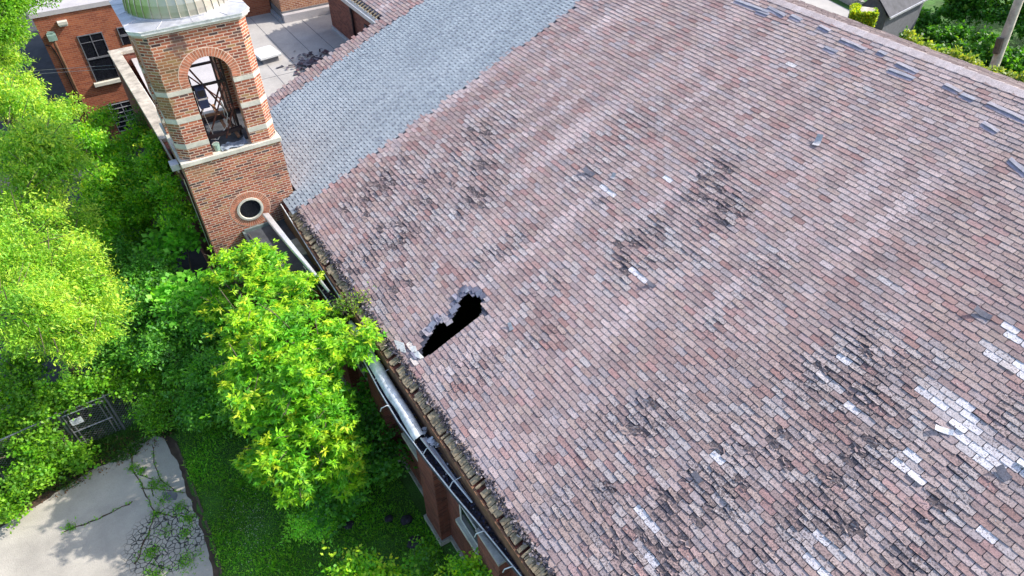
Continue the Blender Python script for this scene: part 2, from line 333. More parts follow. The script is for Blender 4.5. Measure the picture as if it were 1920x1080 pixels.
# ------------------------------------------------------------ roof frame
PHI=R(21.9); CP,SP=math.cos(PHI),math.sin(PHI)
def RP(u,y,h=0.0):
    return (u*CP-(h-11)*SP, y, u*SP+(h-11)*CP+GZ)
RIDGE_U=11.6; RX,_,RZ=RP(RIDGE_U,0,0)
Y0,Y1=-2.0,21.5
HOLE=[(-0.56,8.92),(-0.53,9.1),(-0.23,9.26),(-0.08,9.34),(0.04,9.39),(0.19,9.44),(0.27,9.25),(0.35,9.2),(0.4,9.31),(0.54,9.33),(0.64,9.39),(0.69,9.52),(0.87,9.55),(0.97,9.62),(1.06,9.57),(1.04,9.46),(1.13,9.4),(1.12,9.19),(0.94,8.9),(0.78,8.87),(0.47,8.87),(0.2,8.87),(-0.15,8.87),(-0.45,8.89)]
def inpoly(x,y,P=HOLE):
    c=False; n=len(P)
    for i in range(n):
        x1,y1=P[i]; x2,y2=P[(i+1)%n]
        if (y1>y)!=(y2>y) and x<(x2-x1)*(y-y1)/(y2-y1)+x1: c=not c
    return c
DAMAGE=[(4.03,13.57,0.7,0.7),(3.34,12.64,0.66,0.6),(2.46,11.8,0.71,0.6),(1.25,14.31,0.75,0.9),(0.98,12.56,0.89,0.7),(-0.13,12.6,0.76,0.7),(2.39,13.29,0.62,0.5),(2.1,10.04,0.51,0.5),(-0.17,11.04,0.62,0.5),(4.46,7.74,0.49,0.8),(3.96,7.5,0.43,0.8),(6.44,7.81,0.48,0.8),(5.9,7.11,0.51,0.7),(4.92,10.28,0.38,0.5),(1.77,4.82,0.41,0.7),(1.34,7.52,0.38,0.4),(2.04,3.44,0.49,0.7),(1.92,3.09,0.36,1.0),(4.76,3.32,0.43,0.9),(4.82,2.86,0.45,0.8),(4.85,2.32,0.36,0.6),(3.95,1.97,0.43,0.7),(3.26,2.14,0.33,0.7),(2.61,1.76,0.42,0.9),(0.89,3.31,0.5,0.8),(0.4,3.51,0.5,0.7),(0.19,4.35,0.45,0.5),(3.96,1.02,0.3,0.6),(3.02,3.04,0.31,0.5),(0.4,2.88,0.48,0.8),(1.59,2.01,0.45,0.7),(0.03,7.99,0.58,0.6),(6.3,10.39,0.75,0.35),(2.26,8.39,0.46,0.35),(4.75,6.8,0.35,0.4),(3.11,0.77,0.38,0.6),(5.54,5.52,0.36,0.3),(4.65,1.13,0.27,0.5),(5.73,1.25,0.26,0.6),(4.81,9.38,0.36,0.4),(6.93,8.15,0.43,0.5)]
WHITE=[(6.95,1.97,6.92,1.71,0.154),(6.56,2.1,6.53,1.45,0.12),(5.5,2.17,5.47,1.64,0.12),(5.44,1.58,5.44,1.29,0.12),(5.24,1.83,5.13,1.23,0.13),(5.19,1.52,5.26,0.59,0.16),(5.35,2.15,5.16,1.67,0.07),(5.0,1.3,4.99,0.82,0.12),(4.32,1.72,4.27,1.52,0.08),(4.09,1.71,4.11,1.48,0.07),(4.31,2.83,4.35,2.32,0.07),(4.9,3.49,4.94,3.21,0.07),(4.51,3.42,4.44,3.15,0.07),(2.29,3.6,2.33,3.33,0.06),(1.84,3.1,1.86,2.81,0.06),(3.81,7.24,3.81,6.92,0.05),(4.82,9.57,4.83,9.36,0.05),(0.78,3.62,0.81,3.16,0.07),(2.16,1.55,2.21,1.23,0.08),(0.42,3.28,0.42,2.97,0.07),(2.44,1.75,2.51,1.26,0.08),(4.9,4.92,4.9,4.78,0.055),(6.97,5.1,7.0,4.83,0.055),(5.58,6.96,5.57,6.71,0.044),(3.73,2.06,3.72,1.42,0.06),(6.57,3.93,6.62,3.51,0.055),(4.13,0.3,4.21,-0.12,0.06),(5.87,8.65,5.96,8.17,0.04)]
LIFT=[(11.05,11.8,11.08,10.74),(10.99,11.03,11.0,10.67),(11.23,10.89,11.15,10.31),(11.25,10.21,11.22,9.87),(11.26,9.4,11.23,9.07),(11.13,8.69,11.11,8.02),(10.75,8.8,10.74,8.46),(11.19,7.78,11.18,7.58),(11.08,7.24,11.05,6.73),(10.84,7.24,10.86,6.67),(11.02,6.12,10.99,5.75),(10.95,5.72,10.93,5.43),(10.99,5.21,10.93,4.41),(10.5,4.97,10.44,4.62),(9.98,4.1,9.83,3.67)]
def damage(u,y):
    d=0
    for a,b,r,s in DAMAGE:
        q=((u-a)**2/(1.7*r)**2+(y-b)**2/(0.95*r)**2)
        if q<6: d=max(d,s*math.exp(-q*0.9))
    n=nz(u*0.8,y*2.0,4)*0.5+nz(u*2.6,y*3.2,8)*0.4
    low=0.10 if (y<5.5 and u<6) else 0.0
    return max(0,min(1,d*(0.75+0.9*nz(u*3,y*3,2))+max(0,n-0.2)*0.9+low*(n>-0.05)))
def iswhite(u,y):
    for a,b,c,d,r in WHITE:
        dx,dy=c-a,d-b; L=dx*dx+dy*dy; t=max(0,min(1,((u-a)*dx+(y-b)*dy)/L)) if L else 0
        if abs(u-(a+dx*t))<r*0.75 and abs(y-(b+dy*t))<0.10: return True
    return False
PALE=[(0.42,0.335,0.32),(0.39,0.30,0.285),(0.36,0.28,0.27),(0.41,0.315,0.285),(0.33,0.245,0.24),(0.36,0.31,0.32)]
RED=[(0.38,0.22,0.21),(0.34,0.19,0.175),(0.40,0.26,0.24),(0.31,0.18,0.165)]
def lerp(a,b,t): return tuple(x+(y-x)*t for x,y in zip(a[:3],b[:3]))
TW,EX=0.262,0.1165
def tab(mb,y0,y1,u0,hb,ht,col,rnd=0.35,skew=(0,0),lift=0.0,ulen=EX*1.05,frame=RP,jit=0.004):
    # one shingle tab: u0 is its lower (butt) edge
    w=y1-y0; r=min(w*0.22,EX*rnd); j=lambda:random.uniform(-jit,jit)
    a,b=skew
    out=[(u0+ulen,y0),(u0+ulen,y1),(u0+r+j(),y1+j()*.5),(u0+r*0.3+j()+b,y1-r*0.25),(u0+j()+b,y1-r),(u0+j()+a,y0+r),(u0+r*0.3+j()+a,y0+r*0.25),(u0+r+j(),y0+j()*.5)]
    hs=[ht,ht,hb*.85,hb,hb+lift*random.random(),hb+lift*random.random(),hb,hb*.85]
    vs=[frame(u,y,h) for (u,y),h in zip(out,hs)]+[frame(u,y,-0.004) for (u,y) in out]
    fs=[(0,1,2,3,4,5,6,7)[::-1]]+[(i,i+1,i+9,i+8) for i in range(1,7)]+[(7,0,8,15)]
    mb.add(vs,fs,col)
def roof_color(u,y,rz):
    red=0.45*nz(y*1.5+u*0.55,u*1.3-y*0.2,21)+0.6*nz(u*6,y*4.5,31)+0.75*(random.random()-0.5)
    yy=y+0.10*nz(u*.7,y,13)
    st=0.42*math.sin(yy*6.1+4.5*nz(y*.8,u*.05,43))*max(0,.55+1.6*nz(u*.3+5,y*.35,44))+.9*nz(yy*2.0,u*0.07,40)+0.55*nz(yy*6,u*0.16,41)+.5*nz(u*.8,y*.8,52)    # wash streaks down the slope
    pale=random.choice(PALE)
    c=lerp(pale,random.choice(RED),min(1,max(0,(red-0.08)*2.6))*0.85)
    c=lerp(c,(0.50,0.42,0.42),max(0,min(0.62,st*0.75)))
    k=1+0.15*st+0.20*(random.random()-0.5)
    if y<6 and u>2: k*=0.95
    return (c[0]*k*1.02,c[1]*k*1.0,c[2]*k*.99)
def eave_u(y):
    return -0.93+0.07*nz(y*2.2,0,3)+0.05*nz(y*9,0,6)
red_mb=MB(); grey_mb=MB(); crumb=MB()
rows=int((RIDGE_U+1.1)/EX)
for i in range(rows+1):
    u0=-1.05+i*EX
    if u0+EX>RIDGE_U+0.02: break
    y=Y0+(0 if i%2 else TW/2)+0.02*nz(i*0.7,0,2); 
    while y<26.55:
        w=TW*(1+0.03*(random.random()-.5)); y0,y1=y+0.0055,y+w-0.0055; y+=w; yc=(y0+y1)/2; uc=u0+EX/2
        if y1<Y0+0.1: continue
        if yc>Y1 and u0<4.95: continue
        if yc<15.72 and uc<eave_u(yc): continue
        gl,gh=15.68+0.16*nz(u0*1.5,0,5)-0.09*max(0,1-abs(u0)/1.2),20.8
        if gl<yc<gh: continue
        if u0<-0.72 and yc>16.36: continue
        # the hole
        if -0.75<uc<1.3 and 8.5<yc<9.9:
            if -0.5<uc<0.9 and y1>8.865 and y0<8.85:
                y1=8.865
                if y1-y0<0.012: continue
            elif inpoly(uc,yc) or inpoly(uc,yc-0.06) or inpoly(uc-.03,yc+.04) or inpoly(uc+.04,yc-.03): continue
            elif -0.45<uc<1.0 and yc<9.7 and y0<8.87 and yc>8.87: continue
        d=damage(uc,yc); c=roof_color(uc,yc,0)
        hb=random.uniform(0.0085,0.0145); sk=(random.uniform(-.004,.004),random.uniform(-.004,.004)); lift=0
        near=False
        if -0.75<uc<1.35 and 8.75<yc<9.95:
            dm=min(math.hypot(uc-a,(yc-b)) for a,b in HOLE)
            if dm<0.17 and yc>9.1: near=True
        if uc<-0.55 and 8.9<yc<9.6 and random.random()<0.4: c=(0.55,0.49,0.45); hb=0.02; lift=0.02
        if near: c=random.choice([(0.20,0.20,0.26),(0.26,0.25,0.31),(0.34,0.31,0.34),(0.15,0.15,0.20),(0.40,0.26,0.20)]); hb=random.uniform(.012,.03); sk=(random.uniform(-.03,.02),random.uniform(-.03,.02)); lift=0.02
        if iswhite(uc,yc):
            c=random.choice([(0.64,0.60,0.62),(0.70,0.66,0.68),(0.52,0.47,0.47),(0.72,0.69,0.71),(0.45,0.39,0.39)]); hb*=0.7
            if random.random()<0.10: lift=0.02; hb=0.02
            if random.random()<0.025: c=(0.58,0.50,0.40)
            d*=0.2; 
        if random.random()<0.0007 and d<.2: c=(0.60,0.56,0.56)
        wr_=max(0.04,min(1,.20+.85*d+.22*nz(uc*.9,yc*1.4,91)+.25*max(0,nz(uc*2.5,yc*2.5,92))+(.10 if yc<6 else 0)))
        if d>0.30 and random.random()<(d-0.22)*0.40:
            # crumbled tab: curled splinters over bare felt
            dk=lerp(c,(0.16,0.125,0.13),0.2+0.5*random.random())
            tab(red_mb,y0,y1,u0,0.005,0.002,(*lerp(dk,(0.12,0.095,0.10),0.35),1.0),.3,sk)
            for q in range(random.randint(6,10)):
                yy=random.uniform(y0,y1); uu=u0+random.uniform(-0.01,EX*0.9); a=random.gauss(0,0.5); L=random.uniform(.012,.055); W=random.uniform(.005,.020)
                h=random.uniform(.006,.026); cc=lerp(random.choice(PALE+[c]),(0.17,0.13,0.135),random.random()**1.8*0.8)
                ca,sa=math.cos(a),math.sin(a); t1,t2=random.uniform(-.012,.018),random.uniform(-.012,.018)
                P=[]
                for (p,r_) in ((-L,-W*random.random()),(L*random.uniform(.6,1),-W),(L,W*random.random()),(-L*random.uniform(.5,1),W)):
                    P.append((uu+r_*ca-p*sa*0.5*0+r_*0, yy))
                P=[(uu+r_*ca+p*sa,yy-r_*sa+p*ca) for (p,r_) in ((-L,-W*random.random()),(L*random.uniform(.6,1),-W),(L,W*random.random()),(-L*random.uniform(.5,1),W))]
                hh=[h,h+t1,h+t1+t2,h+t2]
                crumb.add([RP(p[0],p[1],max(.004,x)) for p,x in zip(P,hh)]+[RP(p[0],p[1],max(.0,x-.006)) for p,x in zip(P,hh)],[(0,1,2,3)[::-1],(4,5,6,7),(0,1,5,4),(1,2,6,5),(2,3,7,6),(3,0,4,7)],cc)
            continue
        if d>0.12:
            c=lerp(c,(0.19,0.145,0.145),min(.45,d*.8)*random.random()); lift+=random.random()*0.02*d*1.8; hb+=0.008*d*random.random()*1.6; sk=(random.uniform(-.01,.028)*d*2,random.uniform(-.01,.028)*d*2)
            if random.random()<0.25: c=lerp(c,(0.5,0.47,0.47),0.5)
        tab(red_mb,y0,y1,u0,hb,0.001,(*c[:3],wr_),random.uniform(.06,.30),sk,lift,jit=0.003+0.012*d)
        if True:      # chips and curled flakes caught on the tab
            for q in range(int(random.random()*(1.9+7*d))):
                yy_=random.uniform(y0,y1); uu=u0+random.uniform(-.01,EX*.8); a=random.gauss(0,.6); L=random.uniform(.005,.018+.014*d); W=random.uniform(.003,.009); ca,sa=math.cos(a),math.sin(a); h=hb+random.uniform(.001,.012)
                P=[(uu+r_*ca+p*sa,yy_-r_*sa+p*ca) for (p,r_) in ((-L,-W*random.random()),(L*random.uniform(.6,1),-W),(L,W*random.random()),(-L*random.uniform(.5,1),W))]
                cc=lerp(random.choice(PALE),(0.09,0.07,0.075),random.random()**.7) if random.random()<.82 else (.5,.45,.45)
                crumb.add([RP(p[0],p[1],h+random.uniform(0,.006)) for p in P],[(3,2,1,0)],cc)
# grey replacement field: laminated tabs, every other one proud of its neighbours
for i in range(rows+1):
    u0=-1.12+i*EX*0.98
    if u0+EX>RIDGE_U+0.02: break
    y=15.45+(i*0.037)%0.21; k=0
    gl=15.68+0.16*nz(u0*1.5,0,5)-0.09*max(0,1-abs(u0)/1.2)
    while y<20.86:
        w=(0.098 if k%2 else 0.112)+random.uniform(-.004,.004); y0,y1=y,y+w; y+=w; k+=1
        yc=(y0+y1)/2
        if yc<gl-0.05: continue
        if u0<-0.70 and yc>16.36: continue
        v=0.04*nz(u0*0.5,yc*0.9,77)+0.03*nz(yc*2.5,u0*.3,12)+0.06*(random.random()-.5)
        c=(0.32+v,0.365+v,0.40+v)
        if random.random()<0.10: c=lerp(c,(0.20,0.23,0.27),0.6)
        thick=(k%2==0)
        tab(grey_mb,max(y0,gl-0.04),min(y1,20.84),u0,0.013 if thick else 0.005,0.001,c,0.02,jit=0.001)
        if thick and y0>gl: grey_mb.add([RP(u0-.017,y0+.006,.0085),RP(u0-.017,y1-.006,.0085),RP(u0+.001,y1-.006,.0075),RP(u0+.001,y0+.006,.0075)],[(3,2,1,0)],(0.05,0.055,0.07))  # dark shadow-line band under thick tabs: shade put into colour, like printed granules

# ------------------------------------------------------------ church building
church=empty('church_building',(14,10,0),'long brick church hall under a huge weathered pink shingle roof with a torn hole','building')
ro=red_mb.build('roof','shingle',church); ro['label']='weathered pinkish red roof shingles with torn and crumbled patches'
sp=crumb.build('crumbled_shingle','shingle',ro); sp['kind']='stuff'
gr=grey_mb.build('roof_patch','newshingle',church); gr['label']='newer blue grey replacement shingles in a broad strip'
# deck boards under the shingles with the hole left open
dk=MB()
def dquad(u0,u1,y0,y1,h=-0.006): dk.add([RP(u0,y0,h),RP(u1,y0,h),RP(u1,y1,h),RP(u0,y1,h),RP(u0,y0,h-.03),RP(u1,y0,h-.03),RP(u1,y1,h-.03),RP(u0,y1,h-.03)],[(0,1,2,3),(7,6,5,4),(4,5,1,0),(5,6,2,1),(6,7,3,2),(7,4,0,3)])
hu0,hu1,hy0,hy1=-0.6,1.16,8.87,9.67
dquad(-0.9,hu0,Y0,16.3); dquad(-0.69,hu0,16.301,Y1); dquad(hu0,hu1,Y0,hy0); dquad(hu0,hu1,hy1,Y1); dquad(hu1,RIDGE_U,Y0,Y1); dquad(4.9,RIDGE_U,Y1+.002,26.6)
NU,NY=44,20
for a in range(NU):
    for b in range(NY):
        ua=hu0+(hu1-hu0)*a/NU; ub=hu0+(hu1-hu0)*(a+1)/NU; ya=hy0+(hy1-hy0)*b/NY; yb=hy0+(hy1-hy0)*(b+1)/NY
        if not inpoly((ua+ub)/2,(ya+yb)/2): dk.add([RP(ua,ya,-.006),RP(ub,ya,-.006),RP(ub,yb,-.006),RP(ua,yb,-.006)],[(0,1,2,3)])
dk.build('roof_deck','felt',church)
# splintered sheathing board ends along the bare eave
bd=MB(); y=Y0
while y<15.7:
    w=random.choice([0.045,0.06,0.09,0.12,0.15]); e=-1.19+0.05*(random.random()-.5)
    if random.random()<0.13: y+=w*0.5; continue
    h=-0.012+random.uniform(-.012,.012); u1=-0.80; gp_=random.choice([.006,.010,.018])
    bd.add([RP(e,y,h),RP(u1,y,h),RP(u1,y+w-gp_,h),RP(e,y+w-gp_,h),RP(e,y,h-.035),RP(u1,y,h-.035),RP(u1,y+w-gp_,h-.035),RP(e,y+w-gp_,h-.035)],[(0,1,2,3),(7,6,5,4),(4,5,1,0),(5,6,2,1),(6,7,3,2),(7,4,0,3)],None)
    y+=w
bd.build('eave_board','deck',church)
# torn felt and broken shingle scraps hanging over the board ends
fl=MB()
for k in range(3800):
    y=random.uniform(Y0,15.7); u=eave_u(y)+random.gauss(-0.03,0.035)-.02*nz(y*3,1,1); a=random.uniform(0,6.28); L=random.uniform(.008,.045); W=random.uniform(.006,.028)
    P=[(-L,-W*.6),(L*.7,-W),(L,W*.5),(-L*.6,W)]; ca,sa=math.cos(a),math.sin(a)
    h=random.uniform(.0,.03); c=random.choice([(0.03,0.025,0.035),(0.04,0.035,0.05),(0.09,0.085,0.11),(0.02,0.016,0.02),(0.32,0.27,0.27),(0.14,0.12,0.14),(0.2,0.15,0.12)])
    fl.add([RP(u+p*ca-q*sa,y+p*sa+q*ca,h+random.uniform(-.012,.02)) for p,q in P],[(0,1,2,3)],c)
o=fl.build('torn_felt','shingle',church); o['kind']='stuff'
# ridge: weathered pale cap strip
rc=MB(); y=Y0
while y<26.5:
    w=random.uniform(.26,.30); v=0.12*(random.random()-.5)
    c=(0.56+v,0.47+v,0.455+v)
    for s,a in ((1,0),):
        p0=RP(RIDGE_U-0.17,y,0.012); p1=(RX,y,RZ+.03); 
        vs=[RP(RIDGE_U-.17,y,.016),(RX+.01,y,RZ+.022),(RX+.05,y,RZ+.012),(RX+.05,y+w*1.1,RZ-.002),(RX+.01,y+w*1.1,RZ+.012),RP(RIDGE_U-.17,y+w*1.1,.006)]
        rc.add(vs,[(0,1,4,5),(1,2,3,4)],c)
    y+=w
rc.build('ridge_cap','shingle',church)
# far slope
FS=math.atan2(4.17,11.13); FL=11.9
def FP(s,y,h=0.0): return (RX+s*math.cos(FS)+h*math.sin(FS),y,RZ-s*math.sin(FS)+h*math.cos(FS))
fd=MB(); fd.add([FP(0,Y0,-.01),FP(FL,Y0,-.01),FP(FL,26.6,-.01),FP(0,26.6,-.01)],[(0,1,2,3)[::-1]],None); fd.add([FP(0,Y0,-.08),FP(FL,Y0,-.08),FP(FL,26.6,-.08),FP(0,26.6,-.08)],[(0,1,2,3)]); fd.build('far_deck','felt',church)
fr=MB()
for i in range(int(FL/EX)):
    s=i*EX; y=Y0+(i%2)*TW/2
    while y<18:
        dd=nz(s*.7,y*1.5,60)+.5*nz(s*3,y*3,61); c=lerp(random.choice(PALE),random.choice(RED),.25*random.random())
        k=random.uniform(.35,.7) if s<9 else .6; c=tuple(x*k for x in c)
        if dd>-0.12: c=lerp(c,(0.08,0.05,0.055),random.random()**.7)
        hb=random.uniform(.006,.012)+(0.03*random.random() if dd>.1 else 0)
        if not (dd>.2 and random.random()<.3):
            fr.add([FP(s,y+.004,.002),FP(s+EX,y+.004,hb),FP(s+EX,y+TW-.004,hb+.006*random.random()),FP(s,y+TW-.004,.002),FP(s+EX,y+.004,-.004),FP(s+EX,y+TW-.004,-.004)],[(0,3,2,1)[::-1],(1,2,5,4)],c)
        y+=TW
fr.build('far_roof','shingle',church)
# walls
wl=MB(); EW=3.0
def eave_z(x): return (x*1.0-RP(0,0,-.06)[0])*math.tan(PHI)+RP(0,0,-.06)[2]
zt=eave_z(EW)-.01
FX=FP(FL-.35,0)[0]; FZ=FP(FL-.35,0)[2]-.1
wl.box(EW,EW+.3,Y0+.1,16.36,0,zt); wl.box(FX,FX+.3,Y0+.1,26.4,0,FZ)
def gable(y0,y1,x0):
    P=[(x0,0),(FX,0),(FX,FZ),(RX,RZ-.1),(x0,eave_z(x0)-.01)]; n=5
    wl.add([(x,y0,z) for x,z in P]+[(x,y1,z) for x,z in P],[tuple(range(n)),tuple(range(n,2*n))[::-1]]+[(i+n,(i+1)%n+n,(i+1)%n,i) for i in range(n)])
gable(Y0+.12,Y0+.4,EW+.301); gable(Y1-.45,Y1-.15,3.45)
wl.box(8.6,8.9,Y1-.149,26.5,0,eave_z(8.6)-.02); 
P=[(8.9,0),(FX,0),(FX,FZ),(RX,RZ-.1),(8.9,eave_z(8.9)-.02)]
wl.add([(x,26.2,z) for x,z in P]+[(x,26.5,z) for x,z in P],[tuple(range(5)),tuple(range(5,10))[::-1]]+[(i+5,(i+1)%5+5,(i+1)%5,i) for i in range(5)])
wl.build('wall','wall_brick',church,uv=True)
PIL=[-0.05,2.5,5.05,7.56,10.1,12.6,14.9]
for yc in PIL:
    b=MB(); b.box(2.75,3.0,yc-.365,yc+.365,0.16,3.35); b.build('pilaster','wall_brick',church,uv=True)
    b=MB(); b.box(2.69,3.0,yc-.42,yc+.42,0,0.16); b.build('pilaster_base','concrete_base',church,bevel=.01); b=MB(); b.box(2.73,3.0,yc-.385,yc+.385,3.35,3.42); b.build('pilaster_cap','concrete_base',church)
for a,b_ in zip(PIL,PIL[1:]):
    y0,y1=a+.50,b_-.95
    b=MB(); b.box(2.94,3.0,a+.42,b_-.42,0,.15); b.build('plinth','concrete_base',church)
    y0,y1=a+.55,a+1.50
    wn=MB()
    wn.box(2.88,3.0,y0-.06,y1+.06,1.74,1.86); sill=wn.build('window_sill','stone',church,bevel=.008)
    wn=MB()
    for (p,q,r_,s_) in ((y0,y0+.06,1.86,3.15),(y1-.06,y1,1.86,3.15),(y0+.06,y1-.06,3.09,3.15),(y0+.06,y1-.06,1.86,1.92),(y0+.06,y1-.06,2.46,2.52)): wn.box(2.965,3.0,p,q,r_,s_)
    wf=wn.build('window_frame','white_paint',church)
    wn=MB(); wn.box(2.975,2.999,y0+.06,y1-.06,1.92,2.46); wn.box(2.98,2.999,y0+.06,y1-.06,2.52,3.09); wn.build('pane','glass',wf)
# bare fascia under the board ends
fa=MB(); fa.box(2.955,2.998,Y0+.1,16.3,3.28,3.90); fa.build('fascia','fascia',church)
# annex gutter at the rear
ga=MB(); ga.box(8.38,8.42,21.4,26.6,6.02,6.16); ga.box(8.42,8.56,21.4,26.6,6.02,6.05); ga.box(8.56,8.60,21.4,26.6,6.02,6.16); ga.build('rear_gutter','metal_light',church)
dp=MB(); dp.tube([(8.5,23.9,6.02),(8.53,23.9,5.6),(8.53,23.9,4.3)],.05,8); dp.build('downpipe','metal_dark',church,smooth=True)
wi=MB(); wi.box(8.57,8.6,22.6,22.95,4.5,5.6); wi.build('rear_window','glass',church)
wi=MB(); wi.box(8.55,8.575,22.75,22.79,4.6,5.5); wi.box(8.55,8.575,22.66,22.89,5.1,5.14); wi.build('window_bar','white_paint',church)
for k in range(20):
    yy=21.75+k*0.22; rb=MB(); rb.bar(RP(4.78,yy,-.02),RP(4.98,yy,-.02),.06,.04); rb.build('rafter_tail','deck',church)
# sagging box gutter hanging below the eave
LIP=[(2.90,4.25),(2.79,5.37),(2.70,6.17),(2.62,7.11),(2.56,8.18),(2.58,9.13),(2.63,9.94),(2.68,11.41),(2.69,12.34),(2.65,13.83)]
gp=[(3.0,1.5),(2.98,3.0)]+LIP
gt=MB(); W=0.012
for (x0,ya),(x1,yb) in zip(gp,gp[1:]):
    if ya<2.9: continue
    za,zb=3.60,3.60
    P=[(x0,ya,za),(x0+.02,ya,za),(x0+.02,ya,za-.13),(2.94,ya,za-.14),(2.94,ya,za-.155),(x0,ya,za-.15)]
    Q=[(x1,yb,zb),(x1+.02,yb,zb),(x1+.02,yb,zb-.13),(2.94,yb,zb-.14),(2.94,yb,zb-.155),(x1,yb,zb-.15)]
    gt.add(P+Q,[(i,(i+1)%6,6+(i+1)%6,6+i)[::-1] for i in range(6)])
gut=gt.build('box_gutter','felt',church)
lp=MB(); lp.tube([(x,y,3.605+0.015*nz(y*3,0,1)) for x,y in gp if y>2.9],.013,6); lp.build('gutter_lip','metal_white',gut,smooth=True)
lt=MB()
for k in range(2600):
    y=random.uniform(3.0,13.8); xx=[x for x,yy in gp]; yy=[q for _,q in gp]; xl=float(np.interp(y,yy,xx)); x=random.uniform(xl+.03,2.95)
    a=random.uniform(0,6.28); L=random.uniform(.012,.05); Wd=random.uniform(.006,.02); ca,sa=math.cos(a),math.sin(a); z=3.49+random.uniform(0,.05)+0.03*nz(y*3,x*3)
    c=random.choice([(0.02,0.02,0.03),(0.04,0.03,0.045),(0.05,0.05,0.09),(0.08,0.05,0.04)]) if random.random()>.035 else (0.45,0.43,0.45)
    lt.add([(x+p*ca-q*sa,y+p*sa+q*ca,z+random.uniform(-.012,.012)) for p,q in ((-L,-Wd),(L,-Wd),(L,Wd),(-L,Wd))],[(0,1,2,3)],c)
o=lt.build('gutter_litter','shingle',gut); o['kind']='stuff'
for y in (3.6,4.4,5.2,6.3,7.2,8.6,9.4,10.9,12.2):
    xl=float(np.interp(y,[q for _,q in gp],[p for p,_ in gp])); zz=3.62; stp=MB()
    if random.random()<.5: stp.tube([(xl,y,zz-.02),(xl+.10,y+.05,zz+.03),(2.96,y+.02,zz+.10)],.010,5)
    else: stp.tube([(xl+.03,y,zz-.05),(xl-.03,y+.03,zz+.01),(xl-.14,y+.09,zz-.07),(xl-.17,y+.10,zz-.17)],.011,5)
    stp.build('gutter_strap','metal_white',gut,smooth=True)
# drip edge strips along the boards
de=MB(); de.tube([(2.97,16.3,3.92),(2.95,14.5,3.86),(2.93,13,3.82),(2.93,11.9,3.78)],.016,5); de.build('drip_edge','metal_white',church)
de=MB()
pp=[(3.03,7.62,3.83),(3.02,6.8,3.84),(3.02,6.0,3.82),(3.03,5.2,3.84),(3.04,4.4,3.83),(3.04,3.2,3.83)]
for a,b in zip(pp,pp[1:]): de.obox((Vector(a)+Vector(b))/2,Vector(b)-Vector(a),(0.9,0,0.35),(-0.35,0,0.9),(Vector(b)-Vector(a)).length/2,.045,.004)
de.build('drip_edge','metal_light',church)

# loose sheet metal pieces lying on the gutter
def channel(name,pts,ws,label,mat,depth=.05,group=None):
    o=MB(); vs=[]
    for (x,y,z,tilt),w in zip(pts,ws):
        c,s=math.cos(tilt),math.sin(tilt)
        for a,b in ((-w/2,depth),(-w/2,0),(w/2,0),(w/2,depth)): vs.append((x+a*c-b*s,y,z+a*s+b*c))
        for a,b in ((w/2-.012,depth),(w/2-.012,.012),(-w/2+.012,.012),(-w/2+.012,depth)): vs.append((x+a*c-b*s,y,z+a*s+b*c))
    fs=[]
    for i in range(len(pts)-1):
        for k in range(8): fs.append((i*8+k,i*8+(k+1)%8,(i+1)*8+(k+1)%8,(i+1)*8+k))
    fs+=[tuple(range(8))[::-1],tuple(range((len(pts)-1)*8,len(pts)*8))]
    o.add(vs,fs); ob=o.build(name,mat); tag(ob,label,'gutter section',group); return ob
channel('gutter_section',[(2.47,16.02,3.97,-.2),(2.53,15.2,3.94,-.3),(2.62,14.2,3.89,-.5),(2.71,13.3,3.85,-.6),(2.80,12.35,3.80,-.8)],[.17,.17,.16,.12,.03],'long silver gutter length torn loose beside the tower, tapering along the eave','metal_light',-.04)
def rolled(name,pts,r,label,a0,a1,mat):
    o=MB(); n=9; vs=[]
    for yi,((x,y,z),rr) in enumerate(zip(pts,r)):
        for t,rad in [(k,rr) for k in range(n)]+[(k,rr-.01) for k in range(n-1,-1,-1)]:
            a=a0+(a1-a0)*t/(n-1); rad*=1+.16*nz(y*2.3,t*.5,3); vs.append((x+math.cos(a)*rad+.02*nz(y*1.5,0,8),y+.05*nz(t*3,y,2)*(1 if yi in (0,len(pts)-1) else 0),z+math.sin(a)*rad))
    m=2*n; fs=[(i*m+k,i*m+(k+1)%m,(i+1)*m+(k+1)%m,(i+1)*m+k)[::-1] for i in range(len(pts)-1) for k in range(m)]
    fs+=[tuple(range(m)),tuple(range((len(pts)-1)*m,len(pts)*m))[::-1]]
    o.add(vs,fs); ob=o.build(name,mat,smooth=True); return tag(ob,label,'gutter section')
rolled('rolled_gutter',[(2.86-.12*math.sin(k/18*1.5),11.3-3.75*k/18,3.61) for k in range(19)],[min(.125,.05+.03*k) for k in range(19)],'pale rolled gutter trough lying on the sagging eave near the hole',R(-10),R(200),'metal_white')
channel('flashing_strip',[(2.78,7.5,3.66,-.5),(2.82,6.6,3.66,-.7),(2.88,5.8,3.63,-.9)],[.14,.10,.03],'narrow blue grey flashing strip slid into the gutter below the rolled trough','lead',.03)
o=MB()
for k in range(9):
    x,y,z=2.86+random.uniform(-.04,.1),7.35+random.uniform(-.25,.35),3.66+random.uniform(0,.08)
    a=Vector((random.gauss(0,1),random.gauss(0,1),random.gauss(0,.3))).normalized(); b=a.cross(Vector((0,0,1))).normalized()
    o.obox((x,y,z),a,b,a.cross(b),random.uniform(.04,.10),random.uniform(.01,.05),.005)
tag(o.build('debris_scrap','lead'),'tangle of bent metal scraps where the rolled trough ends at the eave','debris')

